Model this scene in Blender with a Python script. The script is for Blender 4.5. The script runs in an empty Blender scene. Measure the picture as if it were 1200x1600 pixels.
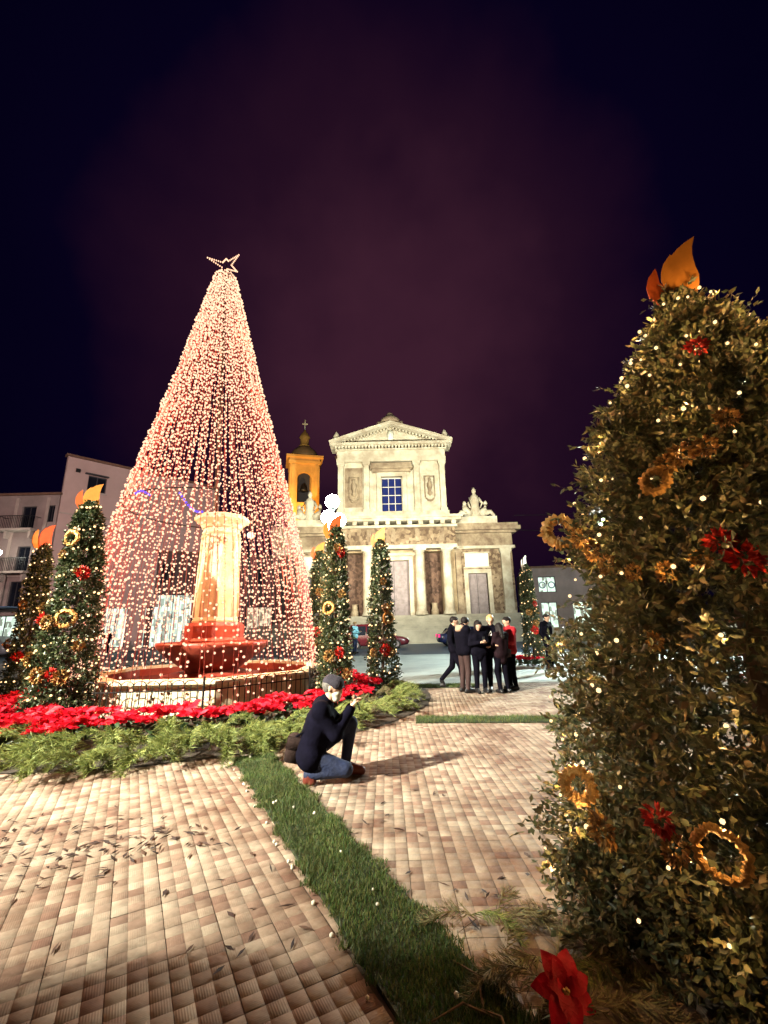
import bpy, math, random
import numpy as np
from mathutils import Vector, Matrix, Euler

random.seed(7)
rng = np.random.default_rng(11)
PI = math.pi
sc = bpy.context.scene
COL = sc.collection

# ------------------------------------------------------------------ camera
F_PX, CAM_H = 680.0, 1.5
PITCH, ROLL = math.atan(179 / F_PX), math.radians(1.3)
fwd = Vector((0, math.cos(PITCH), math.sin(PITCH)))
r0 = Vector((1, 0, 0)); u0 = Vector((0, -math.sin(PITCH), math.cos(PITCH)))
right = math.cos(ROLL) * r0 - math.sin(ROLL) * u0
up = math.sin(ROLL) * r0 + math.cos(ROLL) * u0
cd = bpy.data.cameras.new('camera'); cam = bpy.data.objects.new('camera', cd); COL.objects.link(cam)
cam.matrix_world = Matrix(((right.x, up.x, -fwd.x, 0), (right.y, up.y, -fwd.y, 0), (right.z, up.z, -fwd.z, CAM_H), (0, 0, 0, 1)))
cd.sensor_fit = 'HORIZONTAL'; cd.sensor_width = 36; cd.lens = F_PX / 1200 * 36
cd.clip_start = 0.05; cd.clip_end = 2000
sc.camera = cam

# ------------------------------------------------------------------ night sky
w = bpy.data.worlds.new('World'); sc.world = w; w.use_nodes = True
nt = w.node_tree; nt.nodes.clear()
def wn(t, **k):
    n = nt.nodes.new(t)
    for a, b in k.items(): setattr(n, a, b)
    return n
out = wn('ShaderNodeOutputWorld'); addsh = wn('ShaderNodeAddShader')
sky = wn('ShaderNodeTexSky', sky_type='NISHITA', sun_disc=False)
sky.sun_elevation = math.radians(-4); sky.sun_rotation = math.radians(200)
bg1 = wn('ShaderNodeBackground'); bg1.inputs['Strength'].default_value = 0.004
nt.links.new(sky.outputs[0], bg1.inputs[0])
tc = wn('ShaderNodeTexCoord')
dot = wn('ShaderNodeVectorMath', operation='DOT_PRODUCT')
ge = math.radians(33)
dot.inputs[1].default_value = (0.02, math.cos(ge), math.sin(ge))           # maroon glow with dark edges painted into the sky like lens vignetting
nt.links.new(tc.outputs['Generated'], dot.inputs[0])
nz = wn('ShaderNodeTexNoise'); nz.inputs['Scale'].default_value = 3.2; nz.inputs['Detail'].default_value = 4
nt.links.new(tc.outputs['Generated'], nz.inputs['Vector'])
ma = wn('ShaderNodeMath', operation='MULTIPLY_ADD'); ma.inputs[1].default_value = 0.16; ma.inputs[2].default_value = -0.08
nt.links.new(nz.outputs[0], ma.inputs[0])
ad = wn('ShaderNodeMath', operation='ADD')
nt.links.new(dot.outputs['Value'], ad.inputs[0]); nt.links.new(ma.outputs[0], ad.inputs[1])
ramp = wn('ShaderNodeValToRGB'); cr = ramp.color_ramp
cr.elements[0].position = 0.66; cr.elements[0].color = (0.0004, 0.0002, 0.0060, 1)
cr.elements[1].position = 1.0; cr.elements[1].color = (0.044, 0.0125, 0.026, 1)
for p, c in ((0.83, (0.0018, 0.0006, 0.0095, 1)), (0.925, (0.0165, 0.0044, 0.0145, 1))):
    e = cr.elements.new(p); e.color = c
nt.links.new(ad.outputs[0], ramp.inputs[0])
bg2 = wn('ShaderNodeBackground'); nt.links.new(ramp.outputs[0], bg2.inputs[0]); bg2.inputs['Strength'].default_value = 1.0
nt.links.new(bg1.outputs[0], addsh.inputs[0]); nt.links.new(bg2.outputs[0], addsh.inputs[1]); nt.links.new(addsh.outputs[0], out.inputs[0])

vs = sc.view_settings
vs.view_transform = 'Standard'; vs.look = 'None'; vs.exposure = 0.0; vs.gamma = 1.0; vs.use_curve_mapping = False
sc.cycles.use_denoising = True
sc.cycles.max_bounces = 5; sc.cycles.diffuse_bounces = 3; sc.cycles.glossy_bounces = 2; sc.cycles.transmission_bounces = 3
sc.cycles.sample_clamp_indirect = 4.0
sc.cycles.caustics_reflective = False; sc.cycles.caustics_refractive = False

# strengths of the lamps, seen and added (used by their builders)
MAST_W, GLOBE_E, TREE_W, CHURCH_W, TOWER_W = 166000, 170, 430, 43000, 9500

# ------------------------------------------------------------------ materials
def mat(name, col, rough=0.7, metal=0.0, var=0.0, vscale=4.0, bump=0.0, bscale=30.0, col2=None, island=None, emit=0.0, ecol=None,
        trans=0.0, spec=0.4, obj_rand=False, stones=0.0, sscale=2.5):
    m = bpy.data.materials.new(name); m.use_nodes = True
    n = m.node_tree.nodes; l = m.node_tree.links
    b = n['Principled BSDF']
    b.inputs['Base Color'].default_value = (*col, 1); b.inputs['Roughness'].default_value = rough
    b.inputs['Metallic'].default_value = metal; b.inputs['Specular IOR Level'].default_value = spec
    cout = None
    t = n.new('ShaderNodeTexCoord')
    if island or obj_rand:
        src = None
        if island:
            g = n.new('ShaderNodeNewGeometry'); src = g.outputs['Random Per Island']
        if obj_rand:
            oi = n.new('ShaderNodeObjectInfo')
            if src is None: src = oi.outputs['Random']
            else:
                a = n.new('ShaderNodeMath'); a.operation = 'ADD'; l.new(src, a.inputs[0]); l.new(oi.outputs['Random'], a.inputs[1])
                f = n.new('ShaderNodeMath'); f.operation = 'FRACT'; l.new(a.outputs[0], f.inputs[0]); src = f.outputs[0]
        rp = n.new('ShaderNodeValToRGB')
        cols = island if island else [col, col2]
        rp.color_ramp.elements[0].color = (*cols[0], 1); rp.color_ramp.elements[1].color = (*cols[-1], 1)
        for i, c in enumerate(cols[1:-1], 1):
            e = rp.color_ramp.elements.new(i / (len(cols) - 1)); e.color = (*c, 1)
        l.new(src, rp.inputs[0]); cout = rp.outputs[0]
    if var > 0:
        x = n.new('ShaderNodeTexNoise'); x.inputs['Scale'].default_value = vscale; x.inputs['Detail'].default_value = 5; x.inputs['Roughness'].default_value = 0.65
        l.new(t.outputs['Object'], x.inputs['Vector'])
        rp = n.new('ShaderNodeValToRGB'); rp.color_ramp.elements[0].position = 0.36; rp.color_ramp.elements[1].position = 0.66
        mx = n.new('ShaderNodeMix'); mx.data_type = 'RGBA'
        c2 = col2 if (col2 and not obj_rand) else tuple(c * (1 - var) for c in col)
        l.new(x.outputs[0], rp.inputs[0]); l.new(rp.outputs[0], mx.inputs['Factor'])
        if cout is None: mx.inputs['B'].default_value = (*col, 1); mx.inputs['A'].default_value = (*c2, 1)
        else:
            dk = n.new('ShaderNodeMix'); dk.data_type = 'RGBA'; dk.blend_type = 'MULTIPLY'; dk.inputs['Factor'].default_value = 1
            l.new(cout, dk.inputs['A']); dk.inputs['B'].default_value = (1 - var, 1 - var, 1 - var, 1)
            l.new(dk.outputs['Result'], mx.inputs['A']); l.new(cout, mx.inputs['B'])
        cout = mx.outputs['Result']
    if stones > 0:
        v = n.new('ShaderNodeTexVoronoi'); v.inputs['Scale'].default_value = sscale
        l.new(t.outputs['Object'], v.inputs['Vector'])
        hs = n.new('ShaderNodeMix'); hs.data_type = 'RGBA'; hs.blend_type = 'MULTIPLY'; hs.inputs['Factor'].default_value = stones
        if cout: l.new(cout, hs.inputs['A'])
        else: hs.inputs['A'].default_value = (*col, 1)
        bw = n.new('ShaderNodeRGBToBW'); l.new(v.outputs['Color'], bw.inputs[0])
        rr = n.new('ShaderNodeValToRGB'); rr.color_ramp.elements[0].color = (0.28, 0.22, 0.2, 1); rr.color_ramp.elements[0].position = 0.2; rr.color_ramp.elements[1].position = 0.8
        l.new(bw.outputs[0], rr.inputs[0]); l.new(rr.outputs[0], hs.inputs['B']); cout = hs.outputs['Result']
    if cout: l.new(cout, b.inputs['Base Color'])
    if bump > 0:
        x = n.new('ShaderNodeTexNoise'); x.inputs['Scale'].default_value = bscale; x.inputs['Detail'].default_value = 4
        l.new(t.outputs['Object'], x.inputs['Vector'])
        bp = n.new('ShaderNodeBump'); bp.inputs['Strength'].default_value = bump; bp.inputs['Distance'].default_value = 0.02
        l.new(x.outputs[0], bp.inputs['Height']); l.new(bp.outputs[0], b.inputs['Normal'])
    if emit > 0:
        b.inputs['Emission Color'].default_value = (*(ecol or col), 1); b.inputs['Emission Strength'].default_value = emit
    if trans > 0:
        tr = n.new('ShaderNodeBsdfTranslucent'); ms = n.new('ShaderNodeMixShader'); ms.inputs[0].default_value = trans
        if cout: l.new(cout, tr.inputs[0])
        else: tr.inputs[0].default_value = (*col, 1)
        o = n['Material Output']; l.new(b.outputs[0], ms.inputs[1]); l.new(tr.outputs[0], ms.inputs[2]); l.new(ms.outputs[0], o.inputs[0])
    return m

M = {}
M['asphalt'] = mat('asphalt', (0.36, 0.40, 0.38), 0.85, var=0.25, vscale=0.5, bump=0.3, bscale=60)
M['road'] = mat('road_asphalt', (0.03, 0.06, 0.10), 0.6, var=0.3, vscale=0.6, bump=0.3, bscale=50)
M['mortar'] = mat('mortar_bed', (0.14, 0.105, 0.08), 0.95, var=0.4, vscale=6)
M['soil'] = mat('soil', (0.045, 0.032, 0.022), 0.95, var=0.5, vscale=9, bump=0.6, bscale=40)
M['turf'] = mat('turf_soil', (0.03, 0.04, 0.016), 0.95, var=0.5, vscale=12, bump=0.6, bscale=40)
M['grass'] = mat('grass_blades', (0.05, 0.1, 0.02), 0.6, island=[(0.022, 0.05, 0.012), (0.05, 0.11, 0.02), (0.08, 0.14, 0.03), (0.17, 0.18, 0.05), (0.12, 0.095, 0.035)], trans=0.2, var=0.5, vscale=3.4)
M['leaf'] = mat('topiary_leaf', (0.05, 0.075, 0.03), 0.38, island=[(0.018, 0.032, 0.014), (0.04, 0.06, 0.024), (0.06, 0.082, 0.032), (0.10, 0.10, 0.045)], trans=0.15, spec=0.5)
M['nleaf'] = mat('close_topiary_leaf', (0.05, 0.07, 0.03), 0.42, island=[(0.02, 0.028, 0.015), (0.055, 0.07, 0.034), (0.095, 0.065, 0.034), (0.065, 0.085, 0.04), (0.13, 0.12, 0.06)], trans=0.18, spec=0.35)
M['rleaf'] = mat('red_lit_shrub_leaf', (0.1, 0.04, 0.02), 0.4, island=[(0.09, 0.025, 0.015), (0.2, 0.06, 0.028), (0.12, 0.07, 0.03), (0.26, 0.09, 0.035)], trans=0.2)  # reddish light on the shrub put into its leaf colour
M['bark'] = mat('bark', (0.09, 0.06, 0.04), 0.9, var=0.4, vscale=20, bump=0.5, bscale=60)
M['fir'] = mat('conifer_needles', (0.1, 0.15, 0.05), 0.6, island=[(0.07, 0.10, 0.026), (0.16, 0.20, 0.05), (0.32, 0.33, 0.10)], trans=0.2, obj_rand=True)
M['dry'] = mat('dry_needles', (0.2, 0.15, 0.08), 0.8, island=[(0.09, 0.06, 0.03), (0.2, 0.16, 0.08), (0.16, 0.17, 0.07)], trans=0.15, obj_rand=True)
M['bract'] = mat('poinsettia_bract', (0.55, 0.006, 0.022), 0.55, island=[(0.42, 0.004, 0.014), (0.6, 0.007, 0.024), (0.7, 0.012, 0.035)], trans=0.2, spec=0.2)
M['bract1'] = mat('large_bract', (0.5, 0.006, 0.02), 0.5, var=0.35, vscale=18, trans=0.2, spec=0.25, bump=0.3, bscale=40)
M['pleaf'] = mat('poinsettia_leaf', (0.02, 0.045, 0.016), 0.5, island=[(0.01, 0.024, 0.01), (0.03, 0.06, 0.02)], trans=0.1)
M['gold'] = mat('gold_tinsel', (0.45, 0.24, 0.07), 0.42, metal=0.55, island=[(0.16, 0.06, 0.02), (0.42, 0.22, 0.06), (0.62, 0.42, 0.16)], bump=0.6, bscale=90)
M['redorn'] = mat('red_glitter', (0.6, 0.015, 0.01), 0.35, metal=0.2, island=[(0.42, 0.008, 0.008), (0.7, 0.03, 0.015)], bump=0.5, bscale=90)
M['flame_y'] = mat('painted_yellow_board', (0.62, 0.25, 0.045), 0.6, var=0.2, vscale=7, spec=0.2)
M['flame_o'] = mat('painted_orange_board', (0.6, 0.12, 0.03), 0.6, var=0.2, vscale=7, spec=0.2)
M['flame_w'] = mat('painted_cream_board', (0.8, 0.62, 0.45), 0.6, var=0.1, spec=0.2)
M['wire'] = mat('glow_red_cable', (0.30, 0.035, 0.025), 0.6)  # red glow between the bulbs put into the cable colour
M['darkmetal'] = mat('dark_iron', (0.02, 0.018, 0.018), 0.5, metal=0.6, var=0.3, vscale=12)
M['teal_iron'] = mat('lamp_post_iron', (0.02, 0.035, 0.036), 0.45, metal=0.5, var=0.3, vscale=8)
def emitter(name, col, s, sample=True):
    m = bpy.data.materials.new(name); m.use_nodes = True
    n = m.node_tree.nodes; n.clear()
    e = n.new('ShaderNodeEmission'); e.inputs[0].default_value = (*col, 1); e.inputs[1].default_value = s
    o = n.new('ShaderNodeOutputMaterial'); m.node_tree.links.new(e.outputs[0], o.inputs[0])
    m.cycles.emission_sampling = 'AUTO' if sample else 'NONE'
    return m
M['treebulb'] = emitter('warm_tree_bulb', (1.0, 0.57, 0.36), 2.0, False)
M['bluebulb'] = emitter('blue_bulb', (0.18, 0.1, 1.0), 1.6, False)
M['candlebulb'] = emitter('warm_fairy_bulb', (1.0, 0.62, 0.28), 3.0, False)
M['nearbulb'] = emitter('warm_near_bulb', (1.0, 0.70, 0.34), 2.0, False)
M['globe'] = emitter('lit_lamp_globe', (0.95, 1.0, 0.86), GLOBE_E)
M['globe2'] = emitter('added_cool_lamp_globe', (0.86, 1.0, 0.95), GLOBE_E * 70)
def shop_mat(name, col, st):
    m = emitter(name, col, st); n = m.node_tree.nodes; l = m.node_tree.links; e = [q for q in n if q.type == 'EMISSION'][0]
    t = n.new('ShaderNodeTexCoord'); mp = n.new('ShaderNodeMapping'); mp.inputs['Scale'].default_value = (2.6, 1.0, 1.5); v = n.new('ShaderNodeTexVoronoi'); v.inputs['Scale'].default_value = 1.6; v.distance = 'CHEBYCHEV'
    l.new(t.outputs['Object'], mp.inputs[0]); l.new(mp.outputs[0], v.inputs['Vector']); bw = n.new('ShaderNodeRGBToBW'); l.new(v.outputs['Color'], bw.inputs[0])
    r = n.new('ShaderNodeValToRGB'); r.color_ramp.elements[0].position = 0.28; r.color_ramp.elements[0].color = (0.3 * col[0], 0.27 * col[1], 0.25 * col[2], 1); r.color_ramp.elements[1].position = 0.6; r.color_ramp.elements[1].color = (*col, 1)
    l.new(bw.outputs[0], r.inputs[0]); l.new(r.outputs[0], e.inputs[0]); return m
M['shop'] = shop_mat('lit_shop_interior', (0.8, 1.0, 0.84), 1.3)
M['shop_warm'] = shop_mat('lit_shop_warm_interior', (1.0, 0.86, 0.6), 1.0)
M['shop_blue'] = emitter('lit_shop_blue', (0.55, 0.75, 1.0), 0.9)
M['dimglobe'] = emitter('added_dim_globe', (0.9, 1.0, 0.85), 1.5)
M['tail'] = emitter('tail_lamp', (1.0, 0.05, 0.22), 1.5)
M['lime'] = mat('limestone', (0.50, 0.46, 0.355), 0.85, var=1, col2=(0.30, 0.245, 0.175), vscale=0.85, bump=0.5, bscale=6)
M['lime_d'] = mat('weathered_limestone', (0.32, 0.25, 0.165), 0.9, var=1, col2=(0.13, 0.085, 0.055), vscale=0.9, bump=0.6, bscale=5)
M['rubble'] = mat('rubble_masonry', (0.31, 0.23, 0.15), 0.95, var=1, col2=(0.19, 0.13, 0.08), vscale=1.2, stones=0.9, sscale=3.2, bump=0.6, bscale=5)
M['ochrestone'] = mat('ochre_limestone', (0.36, 0.27, 0.16), 0.9, var=1, col2=(0.2, 0.13, 0.075), vscale=0.9, bump=0.6, bscale=5)
M['niche'] = mat('brick_niche', (0.14, 0.08, 0.055), 0.95, var=0.5, vscale=1.5, stones=0.8, sscale=4.0)
M['doorwood'] = mat('weathered_door_wood', (0.24, 0.19, 0.19), 0.7, var=0.35, vscale=2)
M['plaque'] = mat('pale_marble', (0.62, 0.62, 0.52), 0.5, var=0.15, vscale=2)
M['stair'] = mat('stair_stone', (0.34, 0.31, 0.24), 0.9, var=0.35, vscale=0.7, bump=0.3, bscale=8)
M['glass'] = mat('dark_blue_glass', (0.012, 0.018, 0.09), 0.12, spec=0.6)
M['blackglass'] = mat('black_glass', (0.008, 0.009, 0.014), 0.1, spec=0.6)
M['muntin'] = mat('pale_window_bars', (0.55, 0.5, 0.42), 0.6)
M['ochre'] = mat('ochre_plaster', (0.52, 0.27, 0.06), 0.85, var=0.35, vscale=0.6)
M['dome'] = mat('dome_tiles', (0.28, 0.16, 0.07), 0.6, var=0.4, vscale=1.5)
M['plaster_pink'] = mat('pinkish_plaster', (0.42, 0.28, 0.25), 0.9, var=0.2, vscale=0.35, bump=0.2, bscale=5)
M['plaster_grey'] = mat('grey_plaster', (0.27, 0.2, 0.18), 0.9, var=0.35, vscale=0.5, bump=0.2, bscale=5)
M['plaster_dark'] = mat('dark_plaster', (0.085, 0.055, 0.05), 0.9, var=0.3, vscale=0.5)
M['trim'] = mat('plaster_trim', (0.36, 0.28, 0.24), 0.85, var=0.25, vscale=1)
M['rooftile'] = mat('roof_tile', (0.16, 0.08, 0.05), 0.9, var=0.4, vscale=2)
M['shutter'] = mat('dark_shutter', (0.03, 0.025, 0.028), 0.6, var=0.2)
M['awning'] = mat('awning_canvas', (0.10, 0.16, 0.26), 0.8, var=0.2)
M['fstone'] = mat('fountain_limestone', (0.58, 0.52, 0.37), 0.75, var=1, col2=(0.42, 0.34, 0.21), vscale=3, bump=0.4, bscale=18)
M['fred'] = mat('shade_red_stone', (0.36, 0.07, 0.04), 0.4, var=1, col2=(0.22, 0.03, 0.02), vscale=3.5, bump=0.2, bscale=14)  # red of the shaded bowl and basin put into the stone colour
M['water'] = mat('dark_water', (0.01, 0.02, 0.025), 0.05, spec=0.6)
M['skin'] = mat('skin', (0.55, 0.33, 0.23), 0.55, var=0.08, vscale=14)
M['mask'] = mat('pale_cloth_mask', (0.5, 0.5, 0.42), 0.9, spec=0.1)
M['navy'] = mat('navy_quilted_cloth', (0.004, 0.0035, 0.010), 0.9, spec=0.05, var=0.4, vscale=9, bump=0.5, bscale=14)
M['black'] = mat('black_cloth', (0.0038, 0.0033, 0.0075), 0.9, spec=0.05, var=0.4, vscale=9, bump=0.4, bscale=16)
M['brown'] = mat('brown_cloth', (0.035, 0.014, 0.013), 0.8, var=0.3, vscale=10, bump=0.4, bscale=16)
M['bagcloth'] = mat('dark_brown_canvas', (0.03, 0.017, 0.015), 0.85, spec=0.15, var=0.4, vscale=14, bump=0.4, bscale=60)
M['jeans'] = mat('blue_denim', (0.006, 0.013, 0.048), 0.8, var=0.4, vscale=10, bump=0.4, bscale=40)
M['redcloth'] = mat('red_cloth', (0.36, 0.006, 0.015), 0.8, var=0.2, vscale=8, bump=0.4, bscale=16)
M['furtrim'] = mat('tan_fur_trim', (0.30, 0.2, 0.14), 0.95, bump=0.8, bscale=70)
M['burgundy'] = mat('burgundy_cloth', (0.011, 0.003, 0.006), 0.85, spec=0.15, var=0.3, vscale=9)
M['aqua'] = mat('pale_blue_cloth', (0.22, 0.5, 0.58), 0.7, var=0.15, vscale=8)
M['cap'] = mat('grey_wool_cap', (0.024, 0.02, 0.03), 0.9, var=0.2, vscale=20, bump=0.4, bscale=80)
M['hairdark'] = mat('dark_hair', (0.009, 0.006, 0.006), 0.6, spec=0.2, bump=0.5, bscale=50)
M['hairgrey'] = mat('grey_hair', (0.10, 0.09, 0.08), 0.6, bump=0.5, bscale=60)
M['hairblond'] = mat('blond_hair', (0.42, 0.26, 0.11), 0.5, bump=0.5, bscale=50)
M['shoe'] = mat('red_brown_leather', (0.13, 0.024, 0.014), 0.5, var=0.25, vscale=12)
M['blackshoe'] = mat('black_leather', (0.01, 0.009, 0.01), 0.4)
M['white'] = mat('white_print', (0.75, 0.75, 0.72), 0.7)
M['phone'] = mat('phone_case', (0.02, 0.02, 0.022), 0.3)
M['screen'] = emitter('phone_screen', (0.9, 0.95, 1.0), 1.2, False)
M['carbody'] = mat('dark_red_car_paint', (0.06, 0.006, 0.01), 0.25, spec=0.6)
M['carblack'] = mat('black_car_paint', (0.008, 0.008, 0.012), 0.25, spec=0.6)
M['carblue'] = mat('dark_blue_car_paint', (0.01, 0.014, 0.05), 0.25, spec=0.6)
M['cargrey'] = mat('grey_car_paint', (0.12, 0.12, 0.13), 0.3, spec=0.6)
M['tyre'] = mat('tyre_rubber', (0.012, 0.012, 0.012), 0.9)
M['rim'] = mat('wheel_rim', (0.4, 0.4, 0.42), 0.3, metal=0.9)
M['lens'] = mat('head_lamp_glass', (0.6, 0.6, 0.6), 0.1)
M['litter'] = mat('dry_leaf', (0.06, 0.03, 0.02), 0.8, island=[(0.012, 0.006, 0.006), (0.035, 0.016, 0.012), (0.07, 0.035, 0.02)])
M['pebble'] = mat('white_pebble', (0.6, 0.56, 0.46), 0.8, var=0.2)
M['twig'] = mat('dry_twig', (0.16, 0.10, 0.06), 0.9, var=0.3, vscale=20)

def tile_mat():
    m = mat('ribbed_cement_tile', (0.38, 0.31, 0.23), 0.85, spec=0.2,
            island=[(0.22, 0.135, 0.10), (0.31, 0.235, 0.175), (0.355, 0.285, 0.215), (0.40, 0.335, 0.255)], obj_rand=True, var=0.3, vscale=5)
    n = m.node_tree.nodes; l = m.node_tree.links; b = n['Principled BSDF']
    gp = n.new('ShaderNodeNewGeometry'); dn = n.new('ShaderNodeTexNoise'); dn.inputs['Scale'].default_value = 1.1; dn.inputs['Detail'].default_value = 7; dn.inputs['Roughness'].default_value = 0.7
    l.new(gp.outputs['Position'], dn.inputs['Vector']); dr = n.new('ShaderNodeValToRGB'); dr.color_ramp.elements[0].position = 0.36; dr.color_ramp.elements[1].position = 0.58
    dr.color_ramp.elements[0].color = (0.46, 0.34, 0.30, 1); l.new(dn.outputs[0], dr.inputs[0])
    dm = n.new('ShaderNodeMix'); dm.data_type = 'RGBA'; dm.blend_type = 'MULTIPLY'; dm.inputs['Factor'].default_value = 1.0
    src = b.inputs['Base Color'].links[0].from_socket; l.new(src, dm.inputs['A']); l.new(dr.outputs[0], dm.inputs['B']); l.new(dm.outputs['Result'], b.inputs['Base Color'])
    uv = n.new('ShaderNodeUVMap'); sp = n.new('ShaderNodeSeparateXYZ'); l.new(uv.outputs[0], sp.inputs[0])
    def math_(op, a, bb=None, v=None):
        k = n.new('ShaderNodeMath'); k.operation = op; l.new(a, k.inputs[0])
        if bb is not None: l.new(bb, k.inputs[1])
        if v is not None: k.inputs[1].default_value = v
        return k.outputs[0]
    prod = math_('MULTIPLY', sp.outputs[0], sp.outputs[1]); sel = math_('GREATER_THAN', prod, v=0.0)
    sx = math_('SINE', math_('MULTIPLY', sp.outputs[0], v=2 * PI / 0.0104)); sy = math_('SINE', math_('MULTIPLY', sp.outputs[1], v=2 * PI / 0.0104))
    mx = n.new('ShaderNodeMix'); l.new(sel, mx.inputs[0]); l.new(sx, mx.inputs[2]); l.new(sy, mx.inputs[3])
    t = n.new('ShaderNodeTexCoord'); x = n.new('ShaderNodeTexNoise'); x.inputs['Scale'].default_value = 28; x.inputs['Detail'].default_value = 4
    l.new(t.outputs['Object'], x.inputs['Vector'])
    sm = n.new('ShaderNodeMath'); sm.operation = 'MULTIPLY_ADD'; sm.inputs[1].default_value = 2.2; l.new(x.outputs[0], sm.inputs[0]); l.new(mx.outputs[0], sm.inputs[2])
    bp = n.new('ShaderNodeBump'); bp.inputs['Strength'].default_value = 0.4; bp.inputs['Distance'].default_value = 0.0008
    l.new(sm.outputs[0], bp.inputs['Height']); l.new(bp.outputs[0], b.inputs['Normal'])
    return m
M['tile'] = tile_mat()

# ------------------------------------------------------------------ object helpers
def link(o, parent=None):
    COL.objects.link(o)
    if parent is not None: o.parent = parent
    return o
def tag(o, label=None, cat=None, group=None, kind=None):
    if label: o['label'] = label
    if cat: o['category'] = cat
    if group: o['group'] = group
    if kind: o['kind'] = kind
    return o
def empty(name, loc=(0, 0, 0), rz=0.0, label=None, cat=None, group=None):
    o = bpy.data.objects.new(name, None); o.empty_display_size = 0.2
    o.location = loc; o.rotation_euler = (0, 0, rz); COL.objects.link(o)
    return tag(o, label, cat, group)
def objm(name, me, parent=None, loc=None, rot=None, scale=None):
    o = bpy.data.objects.new(name, me); link(o, parent)
    if loc is not None: o.location = loc
    if rot is not None: o.rotation_euler = rot
    if scale is not None: o.scale = (scale,) * 3 if isinstance(scale, (int, float)) else scale
    return o
def copy_tree(o, parent=None):
    c = o.copy(); COL.objects.link(c)
    if parent is not None: c.parent = parent; c.matrix_parent_inverse = o.matrix_parent_inverse.copy()
    for ch in list(o.children): copy_tree(ch, c)
    return c
def np_mesh(name, V, Fc, material, smooth=False):
    """V (n,3), Fc (m,k) numpy"""
    me = bpy.data.meshes.new(name)
    V = np.asarray(V, np.float32); Fc = np.asarray(Fc, np.int32); m, k = Fc.shape
    me.vertices.add(len(V)); me.vertices.foreach_set('co', V.ravel())
    me.loops.add(m * k); me.loops.foreach_set('vertex_index', Fc.ravel())
    me.polygons.add(m); me.polygons.foreach_set('loop_start', np.arange(0, m * k, k, dtype=np.int32))
    me.polygons.foreach_set('loop_total', np.full(m, k, np.int32))
    me.update(calc_edges=True); me.validate()
    if smooth: me.polygons.foreach_set('use_smooth', np.ones(m, bool))
    me.materials.append(material)
    return me

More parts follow.
